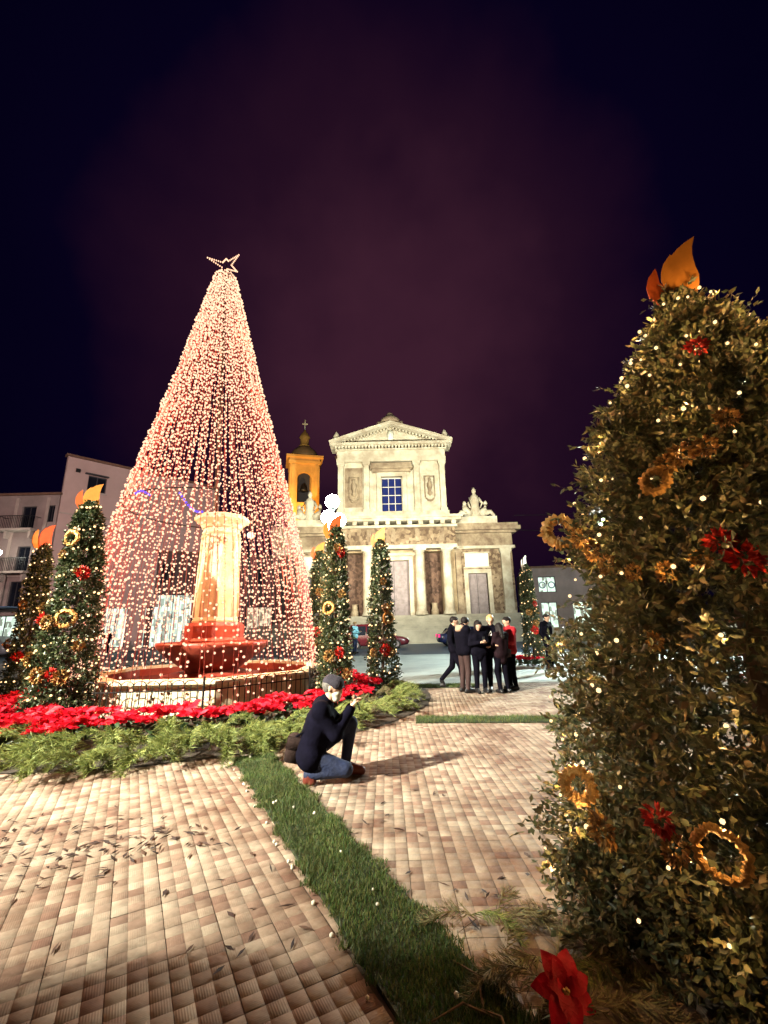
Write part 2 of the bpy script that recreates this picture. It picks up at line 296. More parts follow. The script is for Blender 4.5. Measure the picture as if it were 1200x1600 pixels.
class MB:
    def __init__(s): s.v = []; s.f = []
    def add(s, vs_, fs):
        b = len(s.v); s.v += [tuple(p) for p in vs_]; s.f += [tuple(i + b for i in f) for f in fs]; return s
    def box(s, x0, x1, y0, y1, z0, z1):
        s.add([(x0, y0, z0), (x1, y0, z0), (x1, y1, z0), (x0, y1, z0), (x0, y0, z1), (x1, y0, z1), (x1, y1, z1), (x0, y1, z1)],
              [(0, 3, 2, 1), (4, 5, 6, 7), (0, 1, 5, 4), (1, 2, 6, 5), (2, 3, 7, 6), (3, 0, 4, 7)]); return s
    def bevbox(s, x0, x1, y0, y1, z0, z1, b):
        ring = lambda z, i: [(x0 + i, y0 + b, z), (x0 + b, y0 + i, z), (x1 - b, y0 + i, z), (x1 - i, y0 + b, z), (x1 - i, y1 - b, z), (x1 - b, y1 - i, z), (x0 + b, y1 - i, z), (x0 + i, y1 - b, z)]
        s.loft([ring(z0, 0), ring(z1 - b, 0), [((p[0] - (x0 + x1) / 2) * (1 - 2 * b / max(x1 - x0, 1e-3)) + (x0 + x1) / 2, (p[1] - (y0 + y1) / 2) * (1 - 2 * b / max(y1 - y0, 1e-3)) + (y0 + y1) / 2, z1) for p in ring(z1, 0)]]); return s
    def loft(s, rings, cap=True):
        n = len(rings[0]); b = len(s.v)
        for r in rings: s.v += [tuple(p) for p in r]
        for k in range(len(rings) - 1):
            for i in range(n):
                j = (i + 1) % n
                s.f.append((b + k * n + i, b + k * n + j, b + (k + 1) * n + j, b + (k + 1) * n + i))
        if cap:
            s.f.append(tuple(b + i for i in reversed(range(n)))); s.f.append(tuple(b + (len(rings) - 1) * n + i for i in range(n)))
        return s
    def cyl(s, a, c, ra, rb=None, n=10):
        return s.tube([a, c], [ra, ra if rb is None else rb], n)
    def tube(s, pts, rr, n=6, cap=True):
        pts = [Vector(p) for p in pts]
        if isinstance(rr, (int, float)): rr = [rr] * len(pts)
        rings = []
        for i, p in enumerate(pts):
            d = (pts[min(i + 1, len(pts) - 1)] - pts[max(i - 1, 0)]).normalized()
            a = Vector((0, 0, 1)) if abs(d.z) < 0.95 else Vector((1, 0, 0))
            x = d.cross(a).normalized(); y = d.cross(x)
            rings.append([p + rr[i] * (math.cos(2 * PI * k / n) * x + math.sin(2 * PI * k / n) * y) for k in range(n)])
        return s.loft(rings, cap)
    def lathe(s, prof, n=16, c=(0, 0), rot=0.0):
        rings = [[(c[0] + r * math.cos(2 * PI * k / n + rot), c[1] + r * math.sin(2 * PI * k / n + rot), z) for k in range(n)] for r, z in prof]
        return s.loft(rings)
    def prism_y(s, poly, y0, y1):
        """poly in xz, extruded along y"""
        n = len(poly); s.add([(x, y0, z) for x, z in poly] + [(x, y1, z) for x, z in poly],
              [tuple(range(n)), tuple(reversed(range(n, 2 * n)))] + [(i, i + n, (i + 1) % n + n, (i + 1) % n) for i in range(n)]); return s
    def prism_z(s, poly, z0, z1):
        n = len(poly); s.add([(x, y, z0) for x, y in poly] + [(x, y, z1) for x, y in poly],
              [tuple(reversed(range(n))), tuple(range(n, 2 * n))] + [(i, (i + 1) % n, (i + 1) % n + n, i + n) for i in range(n)]); return s
    def torus(s, c, R, r, n=16, m=6, axis='y', wob=0.0):
        rings = []
        for i in range(n):
            a = 2 * PI * i / n; RR = R * (1 + wob * random.uniform(-1, 1)); ring = []
            for k in range(m):
                b = 2 * PI * k / m; q = RR + r * math.cos(b) * (1 + wob * 2 * random.uniform(-1, 1)); h = r * math.sin(b)
                p = (q * math.cos(a), h, q * math.sin(a)) if axis == 'y' else (q * math.cos(a), q * math.sin(a), h)
                ring.append((c[0] + p[0], c[1] + p[1], c[2] + p[2]))
            rings.append(ring)
        rings.append(rings[0]); return s.loft(rings, cap=False)
    def mesh(s, name, m, smooth=False):
        me = bpy.data.meshes.new(name); me.from_pydata(s.v, [], s.f); me.materials.append(m)
        if smooth: me.polygons.foreach_set('use_smooth', [True] * len(me.polygons))
        me.update(); return me
    def build(s, name, m, parent=None, smooth=False, loc=None, rot=None):
        return objm(name, s.mesh(name, m, smooth), parent, loc, rot)

ICO_V = []
_t = (1 + 5 ** 0.5) / 2
for a_, b_ in ((-1, _t), (1, _t), (-1, -_t), (1, -_t)): ICO_V.append((a_, b_, 0))
for a_, b_ in ((-1, _t), (1, _t), (-1, -_t), (1, -_t)): ICO_V.append((0, a_, b_))
for a_, b_ in ((_t, -1), (_t, 1), (-_t, -1), (-_t, 1)): ICO_V.append((a_, 0, b_))
ICO_V = np.array(ICO_V) / math.hypot(1, _t)
ICO_F = np.array([(0, 11, 5), (0, 5, 1), (0, 1, 7), (0, 7, 10), (0, 10, 11), (1, 5, 9), (5, 11, 4), (11, 10, 2), (10, 7, 6), (7, 1, 8),
                  (3, 9, 4), (3, 4, 2), (3, 2, 6), (3, 6, 8), (3, 8, 9), (4, 9, 5), (2, 4, 11), (6, 2, 10), (8, 6, 7), (9, 8, 1)])
def bulbs_mesh(name, P, r, m):
    P = np.asarray(P, float); n = len(P); r = np.broadcast_to(np.asarray(r, float), (n,))
    V = (P[:, None, :] + ICO_V[None] * r[:, None, None]).reshape(-1, 3)
    Fc = (ICO_F[None] + 12 * np.arange(n)[:, None, None]).reshape(-1, 3)
    return np_mesh(name, V, Fc, m)

def frames(d, rnd):
    """orthonormal frames for direction array d: returns x (side), n (normal)"""
    d = d / np.linalg.norm(d, axis=1, keepdims=True)
    a = rnd.normal(size=d.shape); x = np.cross(d, a); x /= np.linalg.norm(x, axis=1, keepdims=True)
    return d, x, np.cross(d, x)
def leaves_np(P, D, L, W, fold=0.25, rnd=rng):
    """creased pointed leaves, 4 triangles each"""
    n = len(P); d, x, nn = frames(D, rnd); L = np.broadcast_to(L, (n,))[:, None]; W = np.broadcast_to(W, (n,))[:, None]
    B = P; Mi = P + d * L * 0.5 - nn * W * fold; T = P + d * L - nn * W * 0.3
    Lf = P + d * L * 0.45 + x * W * 0.5; R = P + d * L * 0.45 - x * W * 0.5
    V = np.stack([B, Mi, T, Lf, R], 1).reshape(-1, 3)
    f = np.array([(0, 1, 3), (3, 1, 2), (0, 4, 1), (4, 2, 1)])
    return V, (f[None] + 5 * np.arange(n)[:, None, None]).reshape(-1, 3)
def blades_np(P, D, L, W, rnd=rng):
    n = len(P); d, x, nn = frames(D, rnd); L = np.broadcast_to(L, (n,))[:, None]; W = np.broadcast_to(W, (n,))[:, None]
    V = np.stack([P + x * W * 0.5, P - x * W * 0.5, P + d * L], 1).reshape(-1, 3)
    return V, np.arange(3 * n).reshape(-1, 3)
def merge(*parts):
    V, Fs, b = [], [], 0
    for v, f in parts: V.append(v); Fs.append(f + b); b += len(v)
    return np.concatenate(V), np.concatenate(Fs)

# ------------------------------------------------------------------ ground, road, paving
def sheet(name, poly, z, m):
    mb = MB(); n = len(poly); mb.add([(x, y, z) for x, y in poly], [tuple(range(n))])
    return tag(mb.build(name, m), kind='structure')
sheet('ground', [(-400, -60), (400, -60), (400, 600), (-400, 600)], -0.05, M['asphalt'])
sheet('road', [(-120, 26.5), (120, 24.5), (120, 39.5), (-120, 41)], -0.046, M['road'])

TC = Vector((-4.25, 10.6, 0))                                     # centre of the fountain and of the light tree
def arc(R, a0, a1, n, c=TC): return [(c.x + R * math.cos(a0 + (a1 - a0) * i / n), c.y + R * math.sin(a0 + (a1 - a0) * i / n)) for i in range(n + 1)]
paving = tag(MB().add([(-9, -3, -0.006), (9, -3, -0.006), (9, 12.2, -0.006), (-13, 12.2, -0.006)], [(0, 1, 2, 3)]).build('paving', M['mortar']), kind='structure')
MB().box(-13, 9, 12.21, 12.36, -0.05, 0.0).build('kerb', M['stair'], paving)
bed = sheet('flower_bed_soil', arc(5.2, 0, 2 * PI, 48)[:-1], 0.012, M['soil'])

S0, S1 = Vector((-1.67, 5.87)), Vector((0.62, 1.45))              # axis of the long grass strip
sd = (S1 - S0).normalized(); sn = Vector((sd.y, -sd.x))
def side(x, y): return (Vector((x, y)) - S0).dot(sn)               # <0: one side, >0: the other
def tile_mesh_data(cx, cy, a, s=0.25, rr=random):
    """one cement tile: 3 x 3 ribbed fields with grooves between"""
    V, Fc, U = [], [], []
    ca, sa = math.cos(a), math.sin(a); h = s / 6
    dz = rr.uniform(-0.0012, 0.001); tx, ty = rr.uniform(-0.004, 0.004), rr.uniform(-0.004, 0.004)
    for qx in (-1, 0, 1):
        for qy in (-1, 0, 1):
            b = len(V)
            for ins, z in ((0.0005, -0.0012), (0.0030, 0.0011)):
                for ex, ey in ((-1, -1), (1, -1), (1, 1), (-1, 1)):
                    x = qx * 2 * h + ex * (h - ins); y = qy * 2 * h + ey * (h - ins)
                    x -= math.copysign(0.0016, x) if abs(x) > s / 2 - 0.006 else 0
                    y -= math.copysign(0.0016, y) if abs(y) > s / 2 - 0.006 else 0
                    V.append((cx + ca * x - sa * y, cy + sa * x + ca * y, z + dz + tx * x + ty * y)); U.append((x + (1 if (qx + qy) % 2 else -1), y + 1))
            for i in range(4): Fc.append((b + i, b + (i + 1) % 4, b + 4 + (i + 1) % 4, b + 4 + i))
            Fc.append((b + 4, b + 5, b + 6, b + 7))
    return V, Fc, U
def tile_mesh(name, V, Fc, U):
    me = np_mesh(name, np.array(V), np.array(Fc), M['tile'])
    uvl = me.uv_layers.new(name='UVMap'); idx = np.array([l.vertex_index for l in me.loops]); uvl.data.foreach_set('uv', np.array(U, np.float32)[idx].ravel())
    return me
cands = []
def grid(a, org, test):
    ca, sa = math.cos(a), math.sin(a)
    for i in range(-64, 65):
        for j in range(-64, 65):
            x = org[0] + 0.25 * (ca * i - sa * j); y = org[1] + 0.25 * (sa * i + ca * j)
            if y < 0.8 or y > 12.1 or abs(x) > 1.3 * y + 2.2 or x > 6: continue
            if (Vector((x, y)) - Vector((TC.x, TC.y))).length < 5.15: continue
            if test(x, y): cands.append((x, y, a))
SGN = 1 if side(-3, 3) > 0 else -1
grid(math.radians(29.5), (-1.46, 2.45), lambda x, y: side(x, y) * SGN > 0.12)
grid(0.0, (0.235, 3.0), lambda x, y: side(x, y) * SGN < -0.12 and y < 7.62 - 0.1 * (x - 1.5))
grid(math.radians(-5), (0.9, 9.0), lambda x, y: side(x, y) * SGN < -0.12 and y >= 7.62 - 0.1 * (x - 1.5))
cands.sort(key=lambda c: c[0] ** 2 + c[1] ** 2 + (60 if abs(c[0]) > 0.84 * c[1] + 0.2 else 0))
tile_vars = [tile_mesh('paving_tile', *tile_mesh_data(0, 0, 0)) for _ in range(6)]
for k, (x, y, a) in enumerate(cands[:300]):
    objm('paving_tile', tile_vars[k % 6], paving, (x, y, random.uniform(-0.0015, 0.0015)), (0, 0, a + random.choice((0, 1, 2, 3)) * PI / 2))
V, Fc, U = [], [], []
for x, y, a in cands[300:]:
    v, f, u = tile_mesh_data(x, y, a + random.choice((0, 1)) * PI / 2); b = len(V); V += v; U += u; Fc += [tuple(i + b for i in q) for q in f]
tag(objm('paving_tiles_beyond', tile_mesh('paving_tiles_beyond', V, Fc, U), paving), kind='stuff')

# ------------------------------------------------------------------ grass strips
def strip_pts(p0, p1, wd, n):
    d = (p1 - p0); t = rng.random(n); s = (rng.random(n) - 0.5)
    nrm = Vector((d.y, -d.x)).normalized()
    edge = 1 + 0.10 * np.sin(t * d.length * 9) + 0.08 * np.sin(t * d.length * 23 + 1) + 0.08 * np.sin(t * d.length * 51) + 0.06 * rng.normal(size=n)
    return np.stack([p0.x + d.x * t + nrm.x * wd * s * edge, p0.y + d.y * t + nrm.y * wd * s * edge], 1)
strips = [(S0, S1, 0.43, 46000, 0.04), (Vector((0.45, 7.78)), Vector((6.0, 7.3)), 0.46, 12000, 0.06), (Vector((0.2, 11.9)), Vector((2.2, 11.7)), 0.5, 6000, 0.07)]
bl = []
for i, (p0, p1, wd, n, hh) in enumerate(strips):
    d = (p1 - p0).normalized(); nr = Vector((d.y, -d.x)) * wd / 2
    poly = [(p0 + nr), (p1 + nr), (p1 - nr), (p0 - nr)]
    tag(MB().prism_z([tuple(q) for q in poly], -0.004, 0.018).build('grass_strip_base', M['turf']), kind='structure')
    xy = strip_pts(p0, p1, wd + 0.03, n); cl = 0.6 + 0.55 * np.sin(xy[:, 0] * 7 + 2 * np.sin(xy[:, 1] * 5)) * np.sin(xy[:, 1] * 6.3)
    P = np.column_stack([xy, np.full(n, 0.012)]); D = np.column_stack([rng.normal(0, 0.42, n), rng.normal(0, 0.42, n), np.ones(n)])
    bl.append(blades_np(P, D, hh * (0.5 + 0.7 * rng.random(n)) * (0.75 + 0.35 * np.clip(cl, 0, 1)), 0.0045 + 0.003 * rng.random(n)))
tag(objm('grass', np_mesh('grass', *merge(*bl), M['grass'])), kind='stuff')

# ------------------------------------------------------------------ fountain with railing
ft = empty('fountain', (TC.x + 0.2, TC.y, 0), 0, 'stone fountain with tall carved pillar and wide red bowl inside the tree of lights', 'fountain')
def octo(R, z, rot=PI / 8): return [(R * math.cos(rot + k * PI / 4), R * math.sin(rot + k * PI / 4), z) for k in range(8)]
MB().loft([octo(2.62, 0), octo(2.62, 0.12), octo(2.5, 0.16), octo(2.44, 0.52), octo(2.52, 0.58)], cap=False).build('basin_wall', M['fstone'], ft)
MB().loft([octo(2.30, 0.60), octo(2.32, 0.66), octo(2.54, 0.66), octo(2.60, 0.63), octo(2.60, 0.585), octo(2.5, 0.58)], cap=False).build('coping', M['fstone'], ft)
MB().loft([octo(2.30, 0.3), octo(2.30, 0.60)], cap=False).build('inner_wall', M['fred'], ft)  # red of the shaded far side put into this wall's colour
MB().add(octo(2.28, 0.44), [tuple(range(8))]).build('water', M['water'], ft)
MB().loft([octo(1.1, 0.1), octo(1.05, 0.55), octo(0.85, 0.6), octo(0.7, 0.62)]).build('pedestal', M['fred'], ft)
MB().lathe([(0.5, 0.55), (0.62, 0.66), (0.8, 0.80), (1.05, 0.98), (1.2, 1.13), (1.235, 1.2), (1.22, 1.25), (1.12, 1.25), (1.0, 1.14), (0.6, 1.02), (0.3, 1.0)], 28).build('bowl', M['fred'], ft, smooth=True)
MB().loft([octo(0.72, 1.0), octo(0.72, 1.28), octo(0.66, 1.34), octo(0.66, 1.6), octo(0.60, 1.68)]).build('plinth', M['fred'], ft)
MB().loft([octo(0.50, 1.66), octo(0.52, 1.72), octo(0.48, 1.8), octo(0.46, 2.6), octo(0.42, 3.75), octo(0.46, 3.8), octo(0.43, 3.86), octo(0.43, 3.94)]).build('pillar', M['fstone'], ft)
for k in range(8):
    a = PI / 8 + k * PI / 4; mb = MB()
    mb.tube([(0.485 * math.cos(a), 0.485 * math.sin(a), 1.8), (0.425 * math.cos(a), 0.425 * math.sin(a), 3.76)], 0.035, 6)
    mb.build('corner_rib', M['fstone'], ft, smooth=True)
MB().loft([octo(0.47, 3.93), octo(0.50, 4.0), octo(0.60, 4.08), octo(0.66, 4.12), octo(0.66, 4.2), octo(0.6, 4.24)]).build('capital', M['fstone'], ft)
for a, z in ((-PI / 2 - 0.35, 3.45), (-PI / 2 + 0.42, 3.6)):
    c = Vector((0.41 * math.cos(a), 0.41 * math.sin(a), z))
    rot = Euler((0, 0, a + PI / 2))
    s = MB().torus((0, 0, 0), 0.085, 0.03, 14, 6, 'y'); s.lathe([(0.001, -0.02), (0.05, -0.01), (0.05, 0.01), (0.001, 0.02)], 8)
    s.build('spout_mask', M['lime_d'], ft, True, c, rot)
rl = empty('railing', (TC.x, TC.y, 0), 0, 'low iron railing with arched tops ringing the fountain basin', 'railing')
bar_me = MB().cyl((0, 0, 0.03), (0, 0, 0.60), 0.0085, n=5).mesh('bar', M['darkmetal'])
RR = 2.86
for k in range(8):
    a0 = PI / 8 + k * PI / 4; p0 = Vector((RR * math.cos(a0), RR * math.sin(a0), 0)); p1 = Vector((RR * math.cos(a0 + PI / 4), RR * math.sin(a0 + PI / 4), 0))
    mid = (p0 + p1) / 2; ln = (p1 - p0).length; ang = math.atan2((p1 - p0).y, (p1 - p0).x)
    mb = MB(); mb.box(-ln / 2, ln / 2, -0.01, 0.01, 0.06, 0.085); mb.box(-ln / 2, ln / 2, -0.01, 0.01, 0.5, 0.52)
    n = 19; st = ln / (n + 1)
    for j in range(0, n - 1, 2):
        xa = -ln / 2 + st * (j + 1); r = st
        mb.tube([(xa + r - r * math.cos(t * PI / 8), 0, 0.60 + r * 0.75 * math.sin(t * PI / 8)) for t in range(9)], 0.008, 5)
    pn = mb.build('railing_panel', M['darkmetal'], rl, loc=mid, rot=(0, 0, ang))
    for j in range(n): objm('bar', bar_me, pn, (-ln / 2 + st * (j + 1), 0, 0))
    MB().tube([(0, 0, 0), (0, 0, 0.74)], 0.02, 8).build('post', M['darkmetal'], rl, loc=p0)

# ------------------------------------------------------------------ tree of lights
PROF = [(0.0, 2.62), (1.3, 2.50), (2.84, 2.34), (4.4, 2.00), (6.15, 1.56), (8.0, 1.08), (10.05, 0.62), (11.5, 0.27)]
pz = np.array([p[0] for p in PROF]); pr = np.array([p[1] for p in PROF])
def axis_x(z): return -0.27 * (z / 11.5) + 0.02
lt = empty('light_tree', (TC.x, TC.y, 0), 0, 'huge cone shaped Christmas tree made of hanging warm light strings with a star on top', 'christmas tree')
MB().tube([(0.02, 0.0, 4.24), (axis_x(11.7), 0, 11.75)], [0.07, 0.04], 8).build('pole', M['darkmetal'], lt)
for zz in (11.45, 8.0, 4.4):
    r = float(np.interp(zz, pz, pr)) - 0.03
    MB().torus((axis_x(zz), 0, zz), r, 0.018, 40, 5, 'z').build('hoop', M['darkmetal'], lt)
NS = 112
for k in range(NS):
    a = 2 * PI * k / NS + random.uniform(-0.015, 0.015)
    front = math.sin(a) < -0.2
    zend = random.choice((0.05, 0.05, 0.3, 0.7)) if front else random.uniform(0.1, 0.9)
    zs = np.linspace(11.5, zend, 24)
    ph = random.uniform(0, 6.28); sw = 0.012 * np.sin(zs * 1.7 + ph)
    rad = np.interp(zs, pz, pr); aa = a + 0.014 * np.sin(zs * 0.9 + ph)
    pts = [(axis_x(z) + (rad[i] + sw[i]) * math.cos(aa[i]), (rad[i] + sw[i]) * math.sin(aa[i]), z) for i, z in enumerate(zs)]
    st = MB().tube(pts, 0.007, 3).build('light_string', M['wire'], lt)
    step = 0.115 if not front else 0.125
    zb = np.arange(11.5, zend, -step) + rng.uniform(-0.035, 0.035, len(np.arange(11.5, zend, -step)))
    if front: zb = zb[(zb > 4.2) | (rng.random(len(zb)) < np.where(zb > 1.4, 0.92, 0.66))]
    rb = np.interp(zb, pz, pr) + rng.uniform(-0.05, 0.05, len(zb)); ab = np.interp(zb, zs[::-1], aa[::-1]) + rng.uniform(-0.02, 0.02, len(zb))
    P = np.column_stack([axis_x(zb) + rb * np.cos(ab), rb * np.sin(ab), zb])
    objm('bulbs', bulbs_mesh('bulbs', P, 0.0255 * rng.uniform(0.75, 1.2, len(P)), M['treebulb']), st)['kind'] = 'stuff'
# star
stp = []
c = Vector((axis_x(12), 0, 11.98)); star = MB(); sb = []
for k in range(5):
    a = PI / 2 + 0.25 + k * 2 * PI / 5; tip = c + Vector((0.46 * math.cos(a), -0.25 * math.cos(a * 2), 0.46 * math.sin(a)))
    for s_ in (-1, 1):
        b = c + Vector((0.15 * math.cos(a + s_ * PI / 5), 0, 0.15 * math.sin(a + s_ * PI / 5)))
        star.tube([b, tip], 0.01, 5)
        for t in np.linspace(0, 1, 8): sb.append(tuple(b.lerp(tip, float(t))))
star.tube([c, c - Vector((0, 0, 0.5))], 0.02, 6)
so = star.build('star', M['darkmetal'], lt)
objm('bulbs', bulbs_mesh('bulbs', np.array(sb), 0.024, M['treebulb']), so)['kind'] = 'stuff'
bb = [(-0.02 + 0.05 * i, -1.9, 4.3 - 0.42 * math.sin(i / 11 * PI * 0.6)) for i in range(11)] + [(-0.95 + 0.05 * i, -1.9, 4.32 + 0.05 * math.sin(i * 0.7)) for i in range(7)]
MB().tube(bb[:11], 0.007, 4).build('blue_light_string', M['wire'], lt)
objm('blue_bulbs', bulbs_mesh('blue_bulbs', np.array(bb), 0.028, M['bluebulb']), lt)['kind'] = 'stuff'
def lamp(name, loc, energy, col, parent=None, radius=0.2, kind='POINT', target=None, angle=None, blend=0.5):
    ld = bpy.data.lights.new(name, kind); ld.energy = energy; ld.color = col; ld.shadow_soft_size = radius
    o = bpy.data.objects.new(name, ld); link(o, parent); o.location = loc
    if kind == 'SPOT':
        ld.spot_size = angle; ld.spot_blend = blend
        o.rotation_euler = (Vector(target) - Vector(loc)).to_track_quat('-Z', 'Y').to_euler()
    return o
for z, e in ((2.6, 1.0), (5.0, 0.9), (7.2, 0.6), (9.3, 0.35)):
    for s_ in (-1, 1):
        r = 0.8 * float(np.interp(z, pz, pr))
        lamp('string_glow', (axis_x(z) + s_ * r, -0.5 * r, z), TREE_W * e, (1.0, 0.42, 0.2), lt, 0.35)

# ------------------------------------------------------------------ candle topiaries
def crown_r(Rb, Rt, t):
    if Rb == NRB: return np.interp(t, [0, 0.3, 0.5, 0.68, 0.83, 0.93, 1.0], [0.93, 0.91, 0.72, 0.53, 0.32, 0.13, 0.03])
    return Rt + (Rb - Rt) * np.clip(1 - t, 0, 1) ** 0.68
NRB = 1.08
def crown_points(H, Rb, Rt, n, z0=0.05, depth=0.5, seed=1, amp=1.0):
    r = np.random.default_rng(seed); z = z0 + (H - z0) * r.random(n) ** 1.0; th = r.random(n) * 2 * PI
    t = (z - z0) / (H - z0)
    R = crown_r(Rb, Rt, t) * (1 + amp * (0.10 * np.sin(3 * th + 2.1 * z + seed) + 0.09 * np.sin(5 * th - 3.3 * z) + 0.06 * np.sin(9 * z + th)) + (amp - 1) * 0.16 * np.sin(7 * th + 6 * z) * np.sin(11 * z - 4 * th))
    R = R * np.where(t > 0.93, np.sqrt(np.clip((1 - t) / 0.07, 0.05, 1)), 1) * np.where(t < 0.03, 0.9 + 3 * t, 1)
    rr = R * (1 - depth * r.random(n) ** 1.6)
    P = np.column_stack([rr * np.cos(th), rr * np.sin(th), z]); N = np.column_stack([np.cos(th), np.sin(th), np.full(n, 0.35)])
    return P, N, R, th, z
def crown_mesh(name, H, Rb, Rt, nspr, nleaf, L, Wd, sl, seed, m=None, amp=1.0):
    r = np.random.default_rng(seed + 50)
    P, N, _r, _th, zc = crown_points(H, Rb, Rt, nspr, seed=seed, amp=amp)
    D = N + r.normal(0, 0.55, N.shape); D /= np.linalg.norm(D, axis=1, keepdims=True)
    slen = sl * (0.5 + 0.9 * r.random(nspr) + np.where(r.random(nspr) < 0.05 * (amp > 1), 1.0, 0.0)) * (1.0 - 0.5 * (zc / H) ** 2)
    t = np.linspace(0.15, 1.0, nleaf)
    LP = P[:, None] + D[:, None] * (slen[:, None] * t)[..., None]
    LD = D[:, None] + r.normal(0, 0.75, (nspr, nleaf, 3))
    n = nspr * nleaf
    lv = leaves_np(LP.reshape(-1, 3), LD.reshape(-1, 3), L * (0.7 + 0.6 * r.random(n)), Wd * (0.7 + 0.6 * r.random(n)), rnd=r)
    sv = blades_np(P, D, slen, 0.006, rnd=r)
    return np_mesh(name, *merge(lv, sv), m or M['leaf'])
def flower_mesh(name, m, n1=7, n2=5, R=0.13, seed=3):
    r = np.random.default_rng(seed); P, D, L, W = [], [], [], []
    for n, k, el in ((n1, 1.0, 0.25), (n2, 0.75, 0.6), (n2, 0.5, 1.2)):
        for i in range(n):
            a = 2 * PI * i / n + r.uniform(-0.2, 0.2)
            D.append((math.cos(a), -el - 0.2 * r.random(), math.sin(a))); P.append((0, -0.01, 0)); L.append(R * k * r.uniform(0.85, 1.1)); W.append(R * k * 0.42)
    # petals face outward (-y)
    P, D = np.array(P), np.array(D, float); D /= np.linalg.norm(D, axis=1, keepdims=True)
    x = np.cross(D, np.array([0, -1.0, 0])); x /= np.linalg.norm(x, axis=1, keepdims=True); nn = np.cross(D, x)
    L = np.array(L)[:, None]; W = np.array(W)[:, None]
    V = np.stack([P, P + D * L * 0.5 + nn * W * 0.12, P + D * L, P + D * L * 0.45 + x * W * 0.5, P + D * L * 0.45 - x * W * 0.5], 1).reshape(-1, 3)
    f = np.array([(0, 1, 3), (3, 1, 2), (0, 4, 1), (4, 2, 1)]); Fc = (f[None] + 5 * np.arange(len(P))[:, None, None]).reshape(-1, 3)
    b = bulbs_mesh('tmp', [(0.012 * math.cos(q), -0.03, 0.012 * math.sin(q)) for q in range(5)], 0.011, m)
    bv = np.array([v.co[:] for v in b.vertices]); bf = np.array([tuple(p.vertices) for p in b.polygons]); bpy.data.meshes.remove(b)
    return np_mesh(name, *merge((V, Fc), (bv, bf)), m)
def ruffle_mesh(name, m, R, r, n=26, seed=2):
    """gathered mesh ribbon ring: a crinkled torus"""
    random.seed(seed); mb = MB(); mb.torus((0, 0, 0), R, r, n, 7, 'y', 0.16); me = mb.mesh(name, m); random.seed(77 + seed); return me
def cluster_mesh(name, m, n, R, L, W, seed):
    r = np.random.default_rng(seed); a = r.random(n) * 2 * PI; q = np.sqrt(r.random(n))
    P = np.column_stack([R * 0.6 * q * np.cos(a), -0.03 - 0.05 * (1 - q), R * 0.6 * q * np.sin(a)])
    D = np.column_stack([q * np.cos(a) * 1.2, -0.75 + 0.4 * q, q * np.sin(a) * 1.2]) + r.normal(0, 0.35, (n, 3))
    return np_mesh(name, *leaves_np(P, D, L * (0.6 + 0.7 * r.random(n)), W * (0.6 + 0.7 * r.random(n)), 0.45, r), m)
GOLDF = cluster_mesh('gold_flower', M['gold'], 120, 0.10, 0.042, 0.028, 3); REDF = cluster_mesh('red_flower', M['redorn'], 80, 0.09, 0.055, 0.032, 4)
RUF = ruffle_mesh('gold_ring', M['gold'], 0.11, 0.035)
def flame_poly(s):
    a = [(-0.13, -0.08), (-0.16, 0.06), (-0.18, 0.20), (-0.165, 0.30), (-0.13, 0.39), (-0.05, 0.485), (-0.035, 0.465), (0.03, 0.525), (0.11, 0.57), (0.20, 0.60), (0.165, 0.50), (0.148, 0.38), (0.15, 0.22), (0.165, 0.10), (0.15, 0.0), (0.12, -0.08)]
    return [(x * s, z * s) for x, z in a]
def side_flame_poly(s):
    a = [(-0.24, -0.08), (-0.32, 0.06), (-0.33, 0.2), (-0.29, 0.32), (-0.21, 0.41), (-0.20, 0.36), (-0.195, 0.2), (-0.14, 0.08), (0.0, -0.02), (0.0, -0.10)]
    return [(x * s, z * s) for x, z in a]
def flame(parent, z, s, rz, front, back, yo=0.0):
    f = MB().prism_y(flame_poly(s), -0.012, 0.012).build('flame', front, parent, loc=(0, yo, z), rot=(0, 0, rz))
    MB().prism_y(side_flame_poly(s), 0.014, 0.034).build('side_flame', back, f)
    return f
def candle(loc, rz, H, Rb, Rt, me, nb, label, seed, fmats, orn, fscale=1.0, frz=None):
    t = empty('candle_topiary', loc, 0, label, 'topiary', 'candle shaped topiaries around the fountain square')
    objm('foliage', me, t, rot=(0, 0, rz))
    MB().tube([(0, 0, 0), (0.02, 0, H * 0.5), (0, 0, H + 0.05)], [0.04, 0.03, 0.015], 7).build('trunk', M['bark'], t)
    flame(t, H - 0.06, fscale, (frz if frz is not None else 0.2), *fmats)
    r = np.random.default_rng(seed + 9)
    # fairy lights in a loose spiral
    q = np.linspace(0, 1, nb); zz = 0.15 + (H - 0.2) * q + r.uniform(-0.05, 0.05, nb); th = q * 2 * PI * 9 + r.uniform(-0.12, 0.12, nb)
    R = crown_r(Rb, Rt, zz / H) * 1.03 + 0.06
    objm('fairy_lights', bulbs_mesh('fairy_lights', np.column_stack([R * np.cos(th), R * np.sin(th), zz]), 0.020 * r.uniform(0.6, 1.3, nb), M['candlebulb']), t)['kind'] = 'stuff'
    for kind, a, z, s in orn:
        Rz = crown_r(Rb, Rt, z / H) + 0.07
        me_ = {'g': GOLDF, 'r': REDF, 'o': RUF}[kind]
        objm({'g': 'gold_flower', 'r': 'red_flower', 'o': 'gold_ring'}[kind], me_, t, (Rz * math.cos(a), Rz * math.sin(a), z), (0, 0, a + PI / 2), s)
    return t
CROWN = [crown_mesh('foliage', 3.95, 0.50, 0.10, 3600, 7, 0.058, 0.036, 0.13, 21), crown_mesh('foliage', 3.7, 0.32, 0.12, 2000, 7, 0.058, 0.036, 0.11, 22)]
YO = (M['flame_y'], M['flame_o'])
A = lambda d: math.radians(d)
